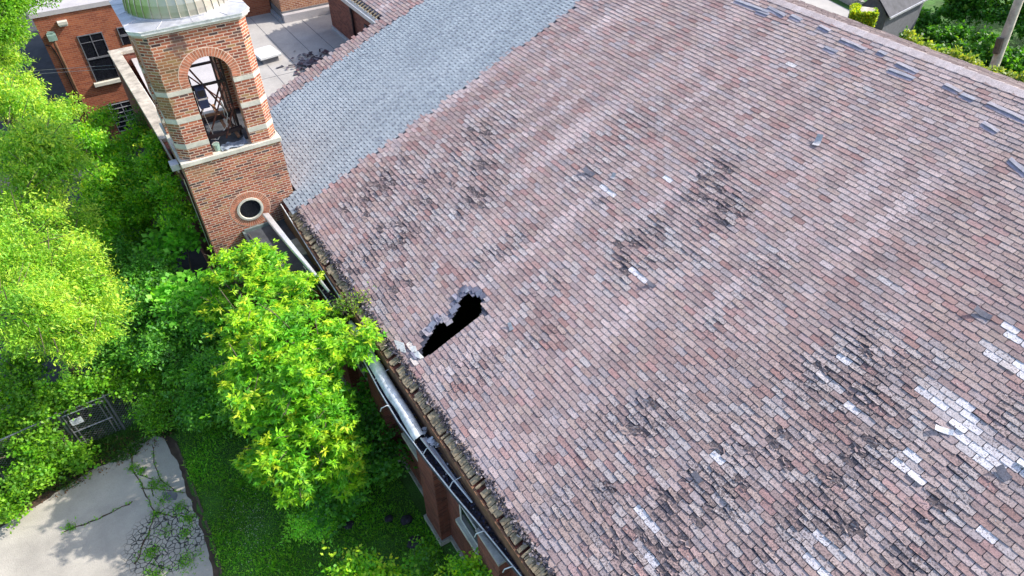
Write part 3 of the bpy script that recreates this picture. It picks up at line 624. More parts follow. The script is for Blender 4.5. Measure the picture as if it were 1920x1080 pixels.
# loose shingle pieces on the big roof
LOOSE=[(4.9,10.17,.16,.06,'dark','dark curled shingle piece on its own in the upper middle of the pink roof'),(8.46,6.96,.13,.07,'grey','pale grey rectangular shingle lying alone near the upper right of the pink roof'),(5.18,9.63,.07,.05,'grey','small grey shingle chip just below the dark curled piece'),(7.0,2.46,.13,.06,'dark','slate grey shingle scrap at the far right of the pink roof'),(1.8,3.46,.09,.055,'dark','dark squarish shingle scrap beside crumbled rows at lower centre right'),(3.8,6.8,.09,.045,'dark','blue grey folded shingle tip in the middle of the roof'),(1.2,8.13,.09,.045,'slate','blue grey shingle scrap just right of the roof hole'),(4.98,1.62,.12,.05,'white','crumpled silvery flashing scrap beside the white patches at right'),(4.99,0.74,.10,.07,'dark','grey square shingle scrap at the end of the white patches')]
LC={'dark':(0.13,0.13,0.16),'grey':(0.50,0.48,0.50),'slate':(0.28,0.31,0.34),'white':(0.68,0.68,0.72)}
for u,y,L,W_,k,lab in LOOSE:
    o=MB(); a=random.uniform(-.8,.8) if k!='grey' else 1.25; ca,sa=math.cos(a),math.sin(a); n=5; vs=[]
    for i in range(n):
        p=-L+2*L*i/(n-1); h=.02+.035*(i/(n-1)-.3)**2*4*random.uniform(.6,1.2)
        for q in (-W_*random.uniform(.8,1),W_*random.uniform(.8,1)): vs.append((u+q*ca+p*sa,y-q*sa+p*ca,h))
    V=[RP(a_,b_,c_) for a_,b_,c_ in vs]+[RP(a_,b_,c_-.008) for a_,b_,c_ in vs]; m=2*n
    fs=[(2*i,2*i+1,2*i+3,2*i+2)[::-1] for i in range(n-1)]+[(m+2*i,m+2*i+1,m+2*i+3,m+2*i+2) for i in range(n-1)]+[(2*i,2*i+2,m+2*i+2,m+2*i) for i in range(n-1)]+[(2*i+1,m+2*i+1,m+2*i+3,2*i+3) for i in range(n-1)]+[(0,m,m+1,1),(m-2,m-1,2*m-1,2*m-2)]
    o.add(V,fs,LC[k]); tag(o.build('loose_shingle','shingle'),lab,'shingle scrap','loose scraps lying on the roof')
# lifted strips near the ridge, part of the roof
for a,b,c,d in LIFT:
    o=MB(); n=max(2,int(abs(b-d)/.13)); vs=[]
    for i in range(n+1):
        t=i/n; y=b+(d-b)*t; u=a+(c-a)*t; hh=.022+.014*random.random()
        vs+=[RP(u+.075,y,.014),RP(u-.015*random.random(),y,hh),RP(u-.012,y,hh-.010),RP(u+.09,y,.006)]
    o.add(vs,[(4*i+k,4*i+(k+1)%4,4*i+4+(k+1)%4,4*i+4+k) for i in range(n) for k in range(4)]+[(0,1,2,3),(4*n,4*n+1,4*n+2,4*n+3)[::-1]],random.choice([(0.30,0.30,0.35),(0.34,0.32,0.36),(0.25,0.25,0.30)]))
    o.build('lifted_shingle','shingle',ro)
    dk_=MB(); dk_.add([RP(a+.0,b,.0125),RP(a-.085,b-.02,.0125),RP(c-.085,d+.02,.0125),RP(c,d,.0125)],[(0,1,2,3)],(0.30,0.27,0.33)); dk_.build('bare_felt','shingle',ro)
# hanging flap shingles around the hole
fp=MB()
for u,y,s,hh in ((0.22,9.42,.075,.0),(0.30,9.28,.08,-.02),(0.40,9.36,.07,-.01),(0.12,9.46,.07,.01),(0.52,9.42,.075,.01),(0.62,9.46,.06,.01),(0.75,9.58,.06,.01),(0.9,9.62,.07,.015),(1.08,9.62,.07,.02),(1.16,9.5,.07,.015),(1.18,9.35,.075,.012),(1.20,9.22,.06,.012),(0.0,9.47,.07,.01),(-0.1,9.42,.07,.01),(1.0,9.70,.08,.02),(1.02,9.62,.05,.03)):
    a=random.uniform(-.35,.35); ca,sa=math.cos(a),math.sin(a); V=[(u+(p*ca-q*sa)*s,y+(p*sa+q*ca)*s,hh+random.uniform(.005,.03)) for p,q in ((-1,-1.1),(1,-1),(1,1),(-1,1.05))]
    fp.add([RP(*v) for v in V]+[RP(v[0],v[1],v[2]-.01) for v in V],[(0,1,2,3),(7,6,5,4),(4,5,1,0),(5,6,2,1),(6,7,3,2),(7,4,0,3)],random.choice([(0.20,0.21,0.27),(0.28,0.29,0.35),(0.15,0.15,0.20),(0.33,0.31,0.33)]))
fp.build('hanging_shingle','shingle',ro)
fp=MB()
for V in ([(-.56,8.90,.02),(-.64,8.93,.03),(-.74,9.18,.02),(-.58,9.12,.04)],[(-.60,9.14,.03),(-.70,9.2,.03),(-.68,9.42,.02),(-.56,9.28,.03)],[(-.80,9.3,.02),(-.92,9.5,.01),(-.85,9.8,.02),(-.72,9.55,.03)]):
    fp.add([RP(*v) for v in V]+[RP(v[0],v[1],v[2]-.008) for v in V],[(0,1,2,3)[::-1],(7,6,5,4)[::-1],(4,5,1,0),(5,6,2,1),(6,7,3,2),(7,4,0,3)],(0.70,0.70,0.66))
fp.build('bent_flashing','shingle',ro)

# ------------------------------------------------------------ bell tower
TX0,TX1,TY0,TY1=0.97,3.40,16.38,18.80; TCX,TCY=2.2,17.6
tower=empty('bell_tower',(2.2,17.6,0),'square orange brick bell tower with stone bands, open arches and a metal dome','tower')
b=MB(); b.box(TX0,TX1,TY0,TY1,0,5.70); b.build('shaft','tower_brick',tower,uv=True)
b=MB(); b.box(TX0-.03,TX1+.03,TY0-.035,TY1+.035,5.702,5.82); b.build('ledge','stone',tower,bevel=.012)
AR,ZS=0.485,7.73; OX0,OX1=TCX+.02-AR,TCX+.02+AR; OY0,OY1=TCY-AR,TCY+AR; B0,B1=5.821,8.88; IN=.02; TH=.32
x0,x1,y0,y1=TX0+IN,TX1-IN,TY0+IN,TY1-IN; CH=.21
def mir(P,fx,fy):
    return [((x0+x1-x) if fx else x,(y0+y1-y) if fy else y) for x,y in P]
def pier_poly(d=0.0):
    ax=OX0 ; ay=OY0
    return [(ax,y0-d),(x0+CH,y0-d),(x0-d,y0+CH),(x0-d,ay),(x0+TH,ay),(x0+TH,y0+TH),(ax,y0+TH)]
for fx in (0,1):
    for fy in (0,1):
        P=pier_poly()
        if fx: P=[(x0+x1-x,y) for x,y in P]; P[0]=(OX1,P[0][1]); P[-1]=(OX1,P[-1][1])
        if fy: P=[(x,y0+y1-y) for x,y in P]
        b=MB(); b.prism(P,B0,B1); b.build('corner_pier','tower_brick',tower,uv=True)
        for za,zb in ((7.48,7.59),(6.80,6.92),(6.14,6.27)):
            d=.008; c=CH+.0*d
            ax=OX0; Q=[(ax+.004,y0-d),(x0+CH-d*.4,y0-d),(x0-d,y0+CH-d*.4),(x0-d,OY0+.004),(x0+.1,OY0+.004),(x0+.1,y0+CH+.05),(x0+CH+.05,y0+.1),(ax+.004,y0+.1)]
            if fx: Q=[(x0+x1-x,y) for x,y in Q]; Q[0]=(OX1-.004,Q[0][1]); Q[-1]=(OX1-.004,Q[-1][1])
            if fy: Q=[(x,y0+y1-y) for x,y in Q]
            b=MB(); b.prism(Q,za,zb); b.build('stone_band','stone',tower)
def spandrel(side):
    n=16; c=(TCX+.02) if side in 'fb' else TCY; pts=[(c-AR*math.cos(math.pi*k/n),ZS+AR*math.sin(math.pi*k/n)) for k in range(n+1)]
    b=MB()
    ya,yb=(y0,y0+TH) if side=='f' else (y1-TH,y1) if side=='b' else (x0,x0+TH) if side=='l' else (x1-TH,x1)
    for (s0,z0),(s1,z1) in zip(pts,pts[1:]):
        P=[(s0,z0),(s1,z1),(s1,B1),(s0,B1)]
        V=[(s,ya,z) for s,z in P]+[(s,yb,z) for s,z in P] if side in 'fb' else [(ya,s,z) for s,z in P]+[(yb,s,z) for s,z in P]
        b.add(V,[(0,1,2,3),(7,6,5,4),(4,5,1,0)])
    return b.build('arch_wall','tower_brick',tower,uv=True)
for s in 'fblr': spandrel(s)
# voussoir ring
def ring(cx,cz,y,r0,r1,a0,a1,n,th,name,axis='y',sgn=-1):
    bk=MB(); mo=MB()
    def W_(a,r,d): 
        s,z=cx+math.cos(a)*r,cz+math.sin(a)*r
        return (s,y+sgn*d,z) if axis=='y' else (y+sgn*d,s,z)
    for k in range(n):
        g_=.10; aa=a0+(a1-a0)*(k+g_)/n; ab=a0+(a1-a0)*(k+1-g_)/n; am=(aa+ab)/2
        e0,e1=r0+.004,r1-.006
        V=[W_(aa,e0,th),W_(ab,e0,th),W_(ab,e1,th),W_(aa,e1,th),W_(aa,e0,0),W_(ab,e0,0),W_(ab,e1,0),W_(aa,e1,0)]
        bk.add(V,[(0,1,2,3),(4,5,1,0),(5,6,2,1),(6,7,3,2),(7,4,0,3)])
        aa=a0+(a1-a0)*k/n; ab=a0+(a1-a0)*(k+1)/n
        mo.add([W_(aa,r0,th*.6),W_(ab,r0,th*.6),W_(ab,r1+.008,th*.6),W_(aa,r1+.008,th*.6),W_(aa,r1+.008,0),W_(ab,r1+.008,0)],[(0,1,2,3),(3,2,5,4)])
    p=mo.build(name,'mortar',tower); bk.build('ring_brick','ring_brick',p); return p
ring(TCX+.02,ZS,y0,AR,AR+.20,R(-12),R(192),32,.007,'arch_ring')
ring(TCY,ZS,x0,AR,AR+.20,R(0),R(180),28,.012,'arch_ring','x')
ring(2.18,4.02,TY0,.345,.53,0,R(360),52,.007,'round_window_surround')
st=MB(); n=40
for k in range(n):
    a,b2=2*math.pi*k/n,2*math.pi*(k+1)/n
    P=lambda a,r,d:(2.18+math.cos(a)*r,TY0-d,4.02+math.sin(a)*r)
    st.add([P(a,.27,.004),P(b2,.27,.004),P(b2,.29,.035),P(a,.29,.035),P(b2,.345,.03),P(a,.345,.03),P(b2,.345,0),P(a,.345,0)],[(0,1,2,3),(3,2,4,5),(5,4,6,7)])
fr_=st.build('window_frame','stone',tower,smooth=False)
gl=MB(); gl.add([(2.18+math.cos(2*math.pi*k/n)*.275,TY0-.006,4.02+math.sin(2*math.pi*k/n)*.275) for k in range(n)],[tuple(range(n))[::-1]]); gl.build('pane','glass',fr_)
# belfry floor and ceiling
b=MB(); b.box(x0+TH,x1-TH,y0+TH,y1-TH,5.822,5.86); b.build('belfry_floor','dark_roof',tower)
# cornice: soffit stone, metal fascia and sloping metal skirt up to the dome
def octo(d,c): return [(TX0-d+c,TY0-d),(TX1+d-c,TY0-d),(TX1+d,TY0-d+c),(TX1+d,TY1+d-c),(TX1+d-c,TY1+d),(TX0-d+c,TY1+d),(TX0-d,TY1+d-c),(TX0-d,TY0-d+c)]
b=MB(); b.prism(octo(.04,.22),8.882,8.95); b.build('cornice','stone',tower,bevel=.008)
b=MB(); b.prism(octo(.085,.22),8.952,9.02); b.prism(octo(.10,.22),9.021,9.035); b.build('metal_fascia','metal_white',tower)
sk_=MB(); oc=octo(.095,.22); n=48; DR=1.12; ZD=9.075
def raypoly(a):
    dx,dy=math.cos(a),math.sin(a); best=9
    for i in range(8):
        x1_,y1_=oc[i]; x2_,y2_=oc[(i+1)%8]; ex,ey=x2_-x1_,y2_-y1_; det=dx*(-ey)+ex*dy
        if abs(det)<1e-9: continue
        rx,ry=x1_-TCX,y1_-TCY; t=(rx*(-ey)+ex*ry)/det; s=(dx*ry-dy*rx)/det
        if t>0 and -1e-6<=s<=1+1e-6: best=min(best,t)
    return best
V=[]
for k in range(n):
    a=2*math.pi*k/n; r=raypoly(a); V+=[(TCX+math.cos(a)*r,TCY+math.sin(a)*r,9.037),(TCX+math.cos(a)*(DR+.02),TCY+math.sin(a)*(DR+.02),ZD)]
sk_.add(V,[(2*k,(2*k+2)%(2*n),(2*k+3)%(2*n),2*k+1) for k in range(n)]); 
for k in range(0,n,4): sk_.bar(Vector(V[2*k])+Vector((0,0,.004)),Vector(V[2*k+1])+Vector((0,0,.004)),.012,.012)
sk_.build('dome_skirt','lead',tower)
dm=MB(); ns,nr=36,14; V=[]
for j in range(nr):
    t=(math.pi/2)*j/(nr-.5); rr=DR*math.cos(t)**.9; zz=ZD+1.25*math.sin(t)
    for k in range(ns):
        a=2*math.pi*k/ns; V.append((math.cos(a)*rr,math.sin(a)*rr,zz))
dm.add(V,[(j*ns+k,j*ns+(k+1)%ns,(j+1)*ns+(k+1)%ns,(j+1)*ns+k) for j in range(nr-1) for k in range(ns)]+[tuple(range((nr-1)*ns,nr*ns))])
me=bpy.data.meshes.new('dome'); me.from_pydata(dm.v,[],dm.f); me.update(); me.materials.append(M['dome'])
domo=bpy.data.objects.new('dome',me); COL.objects.link(domo); domo.parent=tower; domo.location=(TCX-2.2,TCY-17.6,0)
se=MB()
for k in range(ns):
    a=2*math.pi*(k)/ns; pts=[]
    for j in range(nr):
        t=(math.pi/2)*j/(nr-.5); rr=DR*math.cos(t)**.9+.008; pts.append((TCX+math.cos(a)*rr,TCY+math.sin(a)*rr,ZD+1.25*math.sin(t)+.004))
    se.tube(pts,.011,4,False)
se.build('dome_seam','dome',tower)
b=MB(); b.tube([(TCX,TCY,ZD),(TCX,TCY,ZD+.03)],DR+.03,48); b.build('dome_base_ring','lead',tower)
# rusty steel bell frame inside the belfry
bf=empty('bell_frame',(2.2,17.2,5.86),'rusty steel and timber bell frame standing inside the open belfry arches','bell frame')
m1=MB()
for x in (1.80,2.60):
    for y in (16.95,18.2): m1.bar((x,y,5.87),(x,y,8.1),.05)
for z in (7.35,8.08):
    m1.bar((1.78,16.95,z),(2.62,16.95,z),.055); m1.bar((1.78,18.2,z),(2.62,18.2,z),.055)
    for x in (1.80,2.60): m1.bar((x,16.95,z),(x,18.2,z),.055)
m1.bar((2.05,16.9,8.1),(2.05,18.2,8.1),.05); m1.bar((2.25,16.9,8.1),(2.25,18.2,8.1),.05)
m1.build('steel_post','metal_dark',bf)
m1=MB(); m1.bar((1.82,16.92,6.0),(2.58,16.92,7.3),.03); m1.bar((2.58,16.98,6.0),(1.82,16.98,7.3),.03); m1.bar((2.6,17.0,6.0),(2.6,18.1,7.3),.03); m1.build('cross_brace','rust',bf)
for a_,b_ in (((1.84,16.90,7.9),(2.5,17.6,6.3)),((2.64,16.95,7.6),(2.3,18.1,6.2)),((1.84,18.1,7.3),(2.6,18.1,6.3)),((2.2,16.8,5.95),(2.62,16.85,6.75)),((1.78,16.8,6.7),(2.2,17.9,6.6))):
    m1=MB(); m1.bar(a_,b_,.032); m1.build('brace','rust',bf)
for x in (2.45,2.53):
    m1=MB(); m1.bar((x,16.9,6.0),(x-.02,17.0,7.95),.028); m1.build('ladder_rail','metal_dark',bf)
for a_,b_ in (((1.75,16.86,6.06),(2.66,16.86,6.10)),((1.75,17.3,6.28),(2.66,17.3,6.30)),((1.75,17.9,6.1),(2.66,17.9,6.1))):
    m1=MB(); m1.bar(a_,b_,.09); m1.build('steel_beam','metal_dark',bf)
for a_,b_ in (((1.74,17.45,6.36),(2.62,17.30,6.40)),((2.30,16.8,6.02),(2.25,17.8,6.42)),((2.5,16.75,5.92),(2.42,17.4,6.2))):
    m1=MB(); m1.bar(a_,b_,.07,.05); m1.build('timber_plank','wood',bf)
m1=MB(); m1.tube([(2.35,17.0,6.9),(2.42,16.95,6.5),(2.3,16.9,6.2),(2.0,16.85,5.95),(1.85,16.85,6.0)],.010,5); m1.tube([(2.36,17.0,6.9),(2.36,17.05,6.2)],.009,5); m1.tube([(1.83,16.9,7.2),(1.9,16.9,6.4),(1.95,16.85,5.95)],.008,5); m1.build('cable','white_paint',bf)
sp_=empty('horn_loudspeaker',(1.93,16.8,7.0),'navy blue box loudspeaker hung high at the left of the belfry arch','loudspeaker')
m1=MB(); m1.box(1.83,2.05,16.70,16.95,6.88,7.10); m1.box(1.84,2.06,16.72,16.98,7.13,7.36); m1.build('cabinet','navy',sp_,bevel=.012)
m1=MB(); m1.box(1.835,2.05,16.70,16.90,7.10,7.135); m1.build('pale_strip','white_paint',sp_)
m1=MB(); m1.box(1.87,2.03,16.713,16.72,7.17,7.33); m1.build('horn_mouth','black',sp_)
bk=empty('bucket',(1.88,16.55,5.822),'small green bucket on the stone ledge at the left foot of the arch','bucket')
m1=MB(); m1.tube([(1.88,16.56,5.825),(1.88,16.56,6.0)],[.07,.085],14); m1.build('bucket_body','green_copper',bk,smooth=False)
m1=MB(); m1.tube([(1.88+.085*math.cos(a),16.56,6.0+.05*math.sin(a)) for a in [math.pi*k/8 for k in range(9)]],.005,5); m1.build('handle','white_paint',bk)
def cloth(name,x0_,x1_,y0_,y1_,z,amp,label,cat,mat):
    nx,ny=22,10; V=[]
    for i in range(nx+1):
        for j in range(ny+1):
            x=x0_+(x1_-x0_)*i/nx; y=y0_+(y1_-y0_)*j/ny; V.append((x+.03*nz(x*5,y*5,9),y+.05*nz(x*4,y*4,4),z+amp*abs(nz(x*7,y*9,2))+amp*.5*abs(nz(x*19,y*17,5))))
    o=MB(); o.add(V,[(i*(ny+1)+j,(i+1)*(ny+1)+j,(i+1)*(ny+1)+j+1,i*(ny+1)+j+1) for i in range(nx) for j in range(ny)]); return tag(o.build(name,mat,smooth=True),label,cat)
cloth('tarpaulin',1.97,2.62,16.42,16.72,5.825,.09,'crumpled grey blue tarpaulin on the ledge at the foot of the arch','tarpaulin','blue_cloth')
# flood light on the tower corner
fg=empty('flood_light',(0.93,16.9,5.75),'grey box flood light fixed to the left corner of the tower ledge','lamp')
m1=MB(); m1.box(.72,.92,16.55,16.82,5.58,5.76); m1.build('housing','lead',fg,bevel=.015)
m1=MB(); m1.bar((.92,16.7,5.67),(.97,16.7,5.67),.06); m1.build('bracket','metal_dark',fg)
# low flat porch roof at the foot of the tower
pc=empty('side_porch',(2.3,14.8,0),'low flat roofed brick porch between the tower and the eave, edged in green metal','porch')
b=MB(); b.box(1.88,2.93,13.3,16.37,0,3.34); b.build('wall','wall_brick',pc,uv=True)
b=MB(); b.box(1.84,2.94,13.24,16.37,3.342,3.38); b.build('flat_roof','dark_roof',pc)
b=MB(); b.box(1.80,1.86,13.24,16.37,3.34,3.43); b.box(1.86,2.6,16.31,16.37,3.382,3.47); b.build('metal_edge','green_edge',pc)
# thin rods on the tower's side
m1=MB(); m1.tube([(.93,17.1,5.0),(.93,17.05,3.0),(.93,16.9,.8)],.014,5); m1.build('conduit','metal_light',tower)
m1=MB(); m1.box(.86,.97,17.5,17.75,4.4,4.6); m1.build('junction_box','metal_dark',tower)

# ------------------------------------------------------------ flat roofed wing, rear blocks and the left building
wing=empty('flat_roofed_wing',(4,24,0),'flat roofed brick wing behind the bell tower with a weathered stone parapet','building')
b=MB(); b.add([(.92,18.5,0),(.66,26.2,0),(.66,26.2,5.05),(.92,18.5,5.05),(1.22,18.5,0),(.96,26.2,0),(.96,26.2,5.05),(1.22,18.5,5.05)],[(0,3,2,1),(4,5,6,7),(3,7,6,2)])
b.add([(.94,17.0,0),(.92,18.5,0),(.92,18.5,5.05),(.94,17.0,5.05)],[(0,3,2,1)]); b.box(.66,3.6,26.21,26.5,0,5.05); b.build('wall','wall_brick',wing,uv=True)
b=MB()
k=0; y=17.4
while y<26.4:
    L=random.uniform(.75,1.0); xa=.94-(y-17)*.0285; y2=min(y+L-.012,26.5); xb=.94-(y2-17)*.0285; w_=.36 if y>18.85 else .04
    b.add([(xa-.05,y,5.052),(xa+w_-.05,y,5.052),(xb+w_-.05,y2,5.052),(xb-.05,y2,5.052),(xa-.05,y,5.17),(xa+w_-.05,y,5.17),(xb+w_-.05,y2,5.17),(xb-.05,y2,5.17)],[(3,2,1,0),(4,5,6,7),(0,1,5,4),(1,2,6,5),(2,3,7,6),(3,0,4,7)]); y+=L
x=.98
while x<3.6: b.box(x,x+.85,26.18,26.52,5.052,5.165); x+=.862
b.build('coping','coping',wing,bevel=.01)
b=MB(); b.box(1.22,3.58,18.82,26.2,4.80,4.86); b.build('upper_roof','white_roof',wing)
b=MB(); b.bar((1.235,18.85,4.95),(.99,26.15,4.95),.03,.2); b.build('flashing','metal_white',wing)
b=MB(); b.box(3.6,16,Y1-.14,45,4.0,4.30); b.build('lower_roof','flat_roof',wing)
b=MB()
for x in (4.45,5.3,6.15,7.0,7.85): b.box(x,x+.018,Y1-.1,32,4.30,4.306)
b.box(3.7,8.55,23.4,23.415,4.30,4.307); b.build('roof_seam','seam',wing)
b=MB(); b.bar((8.57,21.5,4.36),(8.57,26.5,4.36),.05,.12); b.bar((7.12,28.3,4.36),(7.12,36,4.36),.12,.12); b.build('base_flashing','lead',wing)
blk=empty('rear_brick_block',(8.5,32,4.3),'taller orange brick block rising from the flat roof at the top of the photo','building')
b=MB(); b.box(7.2,13,28.3,40,4.62,8.2); b.build('wall','pale_brick',blk,uv=True)
b=MB(); b.box(7.16,12.9,28.0,28.32,4.302,4.60); b.build('base_ledge','white_roof',blk); b=MB(); b.box(7.17,12.9,28.25,28.299,4.602,4.66); b.box(7.15,7.199,28.25,40,4.302,4.66); b.build('flashing','seam',blk)
ht=empty('roof_hatch',(5.5,24.9,4.3),'white square roof hatch standing on the flat roof beside the tower','roof hatch')
b=MB(); b.obox((5.45,24.95,4.40),(1,.12,0),(-.12,1,0),(0,0,1),.30,.36,.10); b.build('curb','seam',ht)
b=MB(); b.obox((5.45,24.95,4.55),(1,.12,0),(-.12,1,0),(0,0,1),.40,.46,.05); b.build('lid','metal_white',ht,bevel=.02)
deb=MB()
for k in range(230):
    x,y=random.gauss(6.9,.42),random.gauss(23.5,.45)
    if x-4.2>(y-20)*1.0+.3: continue
    a=random.uniform(0,6.28); L=random.uniform(.04,.16); W_=random.uniform(.02,.07); ca,sa=math.cos(a),math.sin(a); z=4.31+random.uniform(0,.08)
    deb.add([(x+p*ca-q*sa,y+p*sa+q*ca,z+random.uniform(-.0,.03)) for p,q in ((-L,-W_),(L,-W_*.6),(L*.8,W_),(-L,W_))],[(0,1,2,3)],random.choice([(0.04,0.03,0.04),(0.07,0.05,0.07),(0.10,0.05,0.06),(0.16,0.14,0.16)]))
o=deb.build('shingle_rubble','shingle'); tag(o,'heap of dark broken shingles dumped on the shaded flat roof','rubble',kind='stuff')
for x,y,s,lab in ((5.62,24.0,.13,'short dark stick of roofing lying just below the white hatch'),(5.9,23.1,.10,'small dark roofing scrap on the flat roof near the pink roof edge')):
    o=MB(); o.obox((x,y,4.325),(1,.1,0),(-.1,1,0),(0,0,1),s,.035,.012); o.obox((x+.05,y+.03,4.345),(.9,.5,0.1),(-.5,.9,0),(0,0,1),s*.5,.02,.006); tag(o.build('roofing_scrap','felt'),lab,'debris')
# left building
lb=empty('rear_brick_building',(0.5,33,0),'orange red brick building behind the parapet with a tall sash window','building')
LY=29.5
b=MB(); b.box(-1.18,7.1,LY,44,0,5.70); b.build('wall','old_brick',lb,uv=True)
b=MB(); b.box(-1.25,7.09,LY-.05,44.1,5.702,5.86); b.build('roof','white_roof',lb)
def sash(xa,xb,za,zb,name,bars=True):
    f_=MB(); t=.035
    f_.box(xa,xa+t,LY-.03,LY+.002,za,zb); f_.box(xb-t,xb,LY-.03,LY+.002,za,zb); f_.box(xa+t,xb-t,LY-.03,LY+.002,zb-t,zb); f_.box(xa+t,xb-t,LY-.04,LY+.002,(za+zb)/2-.03,(za+zb)/2+.03)
    if bars: f_.box((xa+xb)/2-.015,(xa+xb)/2+.015,LY-.03,LY+.002,(za+zb)/2+.03,zb-t); f_.box(xa+t,xb-t,LY-.027,LY+.002,zb-t-.26,zb-t-.24)
    o=f_.build(name,'metal_dark' if not bars else 'siding',lb); g_=MB(); g_.box(xa+t,xb-t,LY-.012,LY+.003,za,zb-t); g_.build('pane','glass',o); return o
sash(-.09,.76,3.05,4.83,'sash_window'); sash(1.28,1.95,4.20,4.86,'small_window')
b=MB(); b.box(-.20,.90,LY-.14,LY-.002,2.90,3.04); b.build('window_sill','stone',lb,bevel=.01)
b=MB(); b.box(-.05,.85,LY-.01,LY+.003,0.9,2.1); gb=b.build('glass_block_window','glass',lb)
b=MB()
for x in (-.05,.4,.83): b.box(x,x+.025,LY-.03,LY-.01,.9,2.1)
for k in range(7): b.box(-.05,.85,LY-.035,LY-.011,.9+k*.19,.925+k*.19)
b.build('glazing_bar','lead',gb)
b=MB(); b.box(-.50,-.18,LY-.20,LY-.002,5.35,5.47); b.box(-.48,-.20,LY-.18,LY-.002,5.30,5.349); b.build('vent_hood','stone',lb,bevel=.01)
b=MB(); b.box(-.98,-.70,LY-.32,LY-.002,4.92,5.12); b.bar((-.95,LY-.2,5.16),(-.75,LY-.24,5.17),.04); b.bar((-.93,LY-.1,5.18),(-.72,LY-.12,5.16),.04); lh=b.build('leader_head','green_copper',lb)
b=MB(); b.tube([(-.84,LY-.14,4.92),(-.84,LY-.08,4.6),(-.84,LY-.08,.1)],.055,8); b.build('downpipe','fascia',lb,smooth=True)
b=MB(); b.tube([(-1.14,LY-.05,4.75),(-1.0,LY-.06,4.68),(-.93,LY-.06,4.3),(-.92,LY-.06,3.3),(-.95,LY-.06,.2)],.022,6); b.build('cable','black',lb,smooth=True)
wr=MB()
for dz in (0,.12): wr.tube([(-9,28,5.4+dz),(-4,28.3,4.6+dz),(0.72,26.3,4.60+dz)],.008,4)
tag(wr.build('overhead_wire','chain'),'pair of thin wires strung across the sash window to the parapet','wire')

# ------------------------------------------------------------ beyond the ridge, top right
cy=MB(); cy.add([(28,22,0.004),(38.8,22.6,0.004),(39.5,25.5,.004),(44,45,.004),(28,45,.004)],[(0,1,2,3,4)]); struct(cy.build('concrete_yard','flat_roof'))
rw=MB(); rw.bar((39.6,23.2,.25),(41.6,31,.25),.22,.5); tag(rw.build('retaining_wall','concrete_base'),'low pale concrete wall along the yard beyond the ridge','wall')
hs=empty('small_house',(35,19,0),'small grey house with a dark shingle roof beyond the ridge','house')
b=MB(); b.prism([(33.1,17.95),(37.3,18.6),(37.05,20.1),(32.85,19.5)],0,2.52); b.build('wall','siding',hs)
b=MB(); V=[(32.9,17.7,2.6),(37.6,18.4,2.6),(37.25,20.5,2.6),(32.55,19.8,2.6),(32.72,18.75,3.55),(37.42,19.45,3.55)]
b.add(V,[(0,1,5,4),(2,3,4,5)]); b.add([(v[0],v[1],v[2]-.07) for v in V],[(4,5,1,0),(5,4,3,2)]); b.build('roof','grey_shingle_far',hs)
b=MB(); b.add([(33.1,17.98,2.52),(32.85,19.45,2.52),(32.97,18.75,3.45)],[(0,2,1)]); b.build('gable','siding',hs)
b=MB(); b.bar((32.9,17.68,2.55),(37.6,18.38,2.55),.06,.10); b.build('eave_trim','lead',hs)
b=MB(); b.bar((32.95,18.6,1.0),(32.93,18.85,1.0),.04,.5); b.build('window','glass',hs)
up=empty('utility_pole',(31.3,11.6,0),'weathered grey timber utility pole leaning among the vines beyond the ridge','pole')
b=MB(); b.tube([(31.25,11.55,0),(31.3,11.8,2.6),(31.3,12.05,5.03),(31.35,12.4,8.5),(31.4,12.5,9.5)],[.19,.18,.165,.15,.14],12); b.build('shaft','pole',up,smooth=True)
b=MB(); b.tube([(31.1,11.9,3.3),(31.1,12.0,3.9)],.14,10); b.build('vine_knot','bark',up)

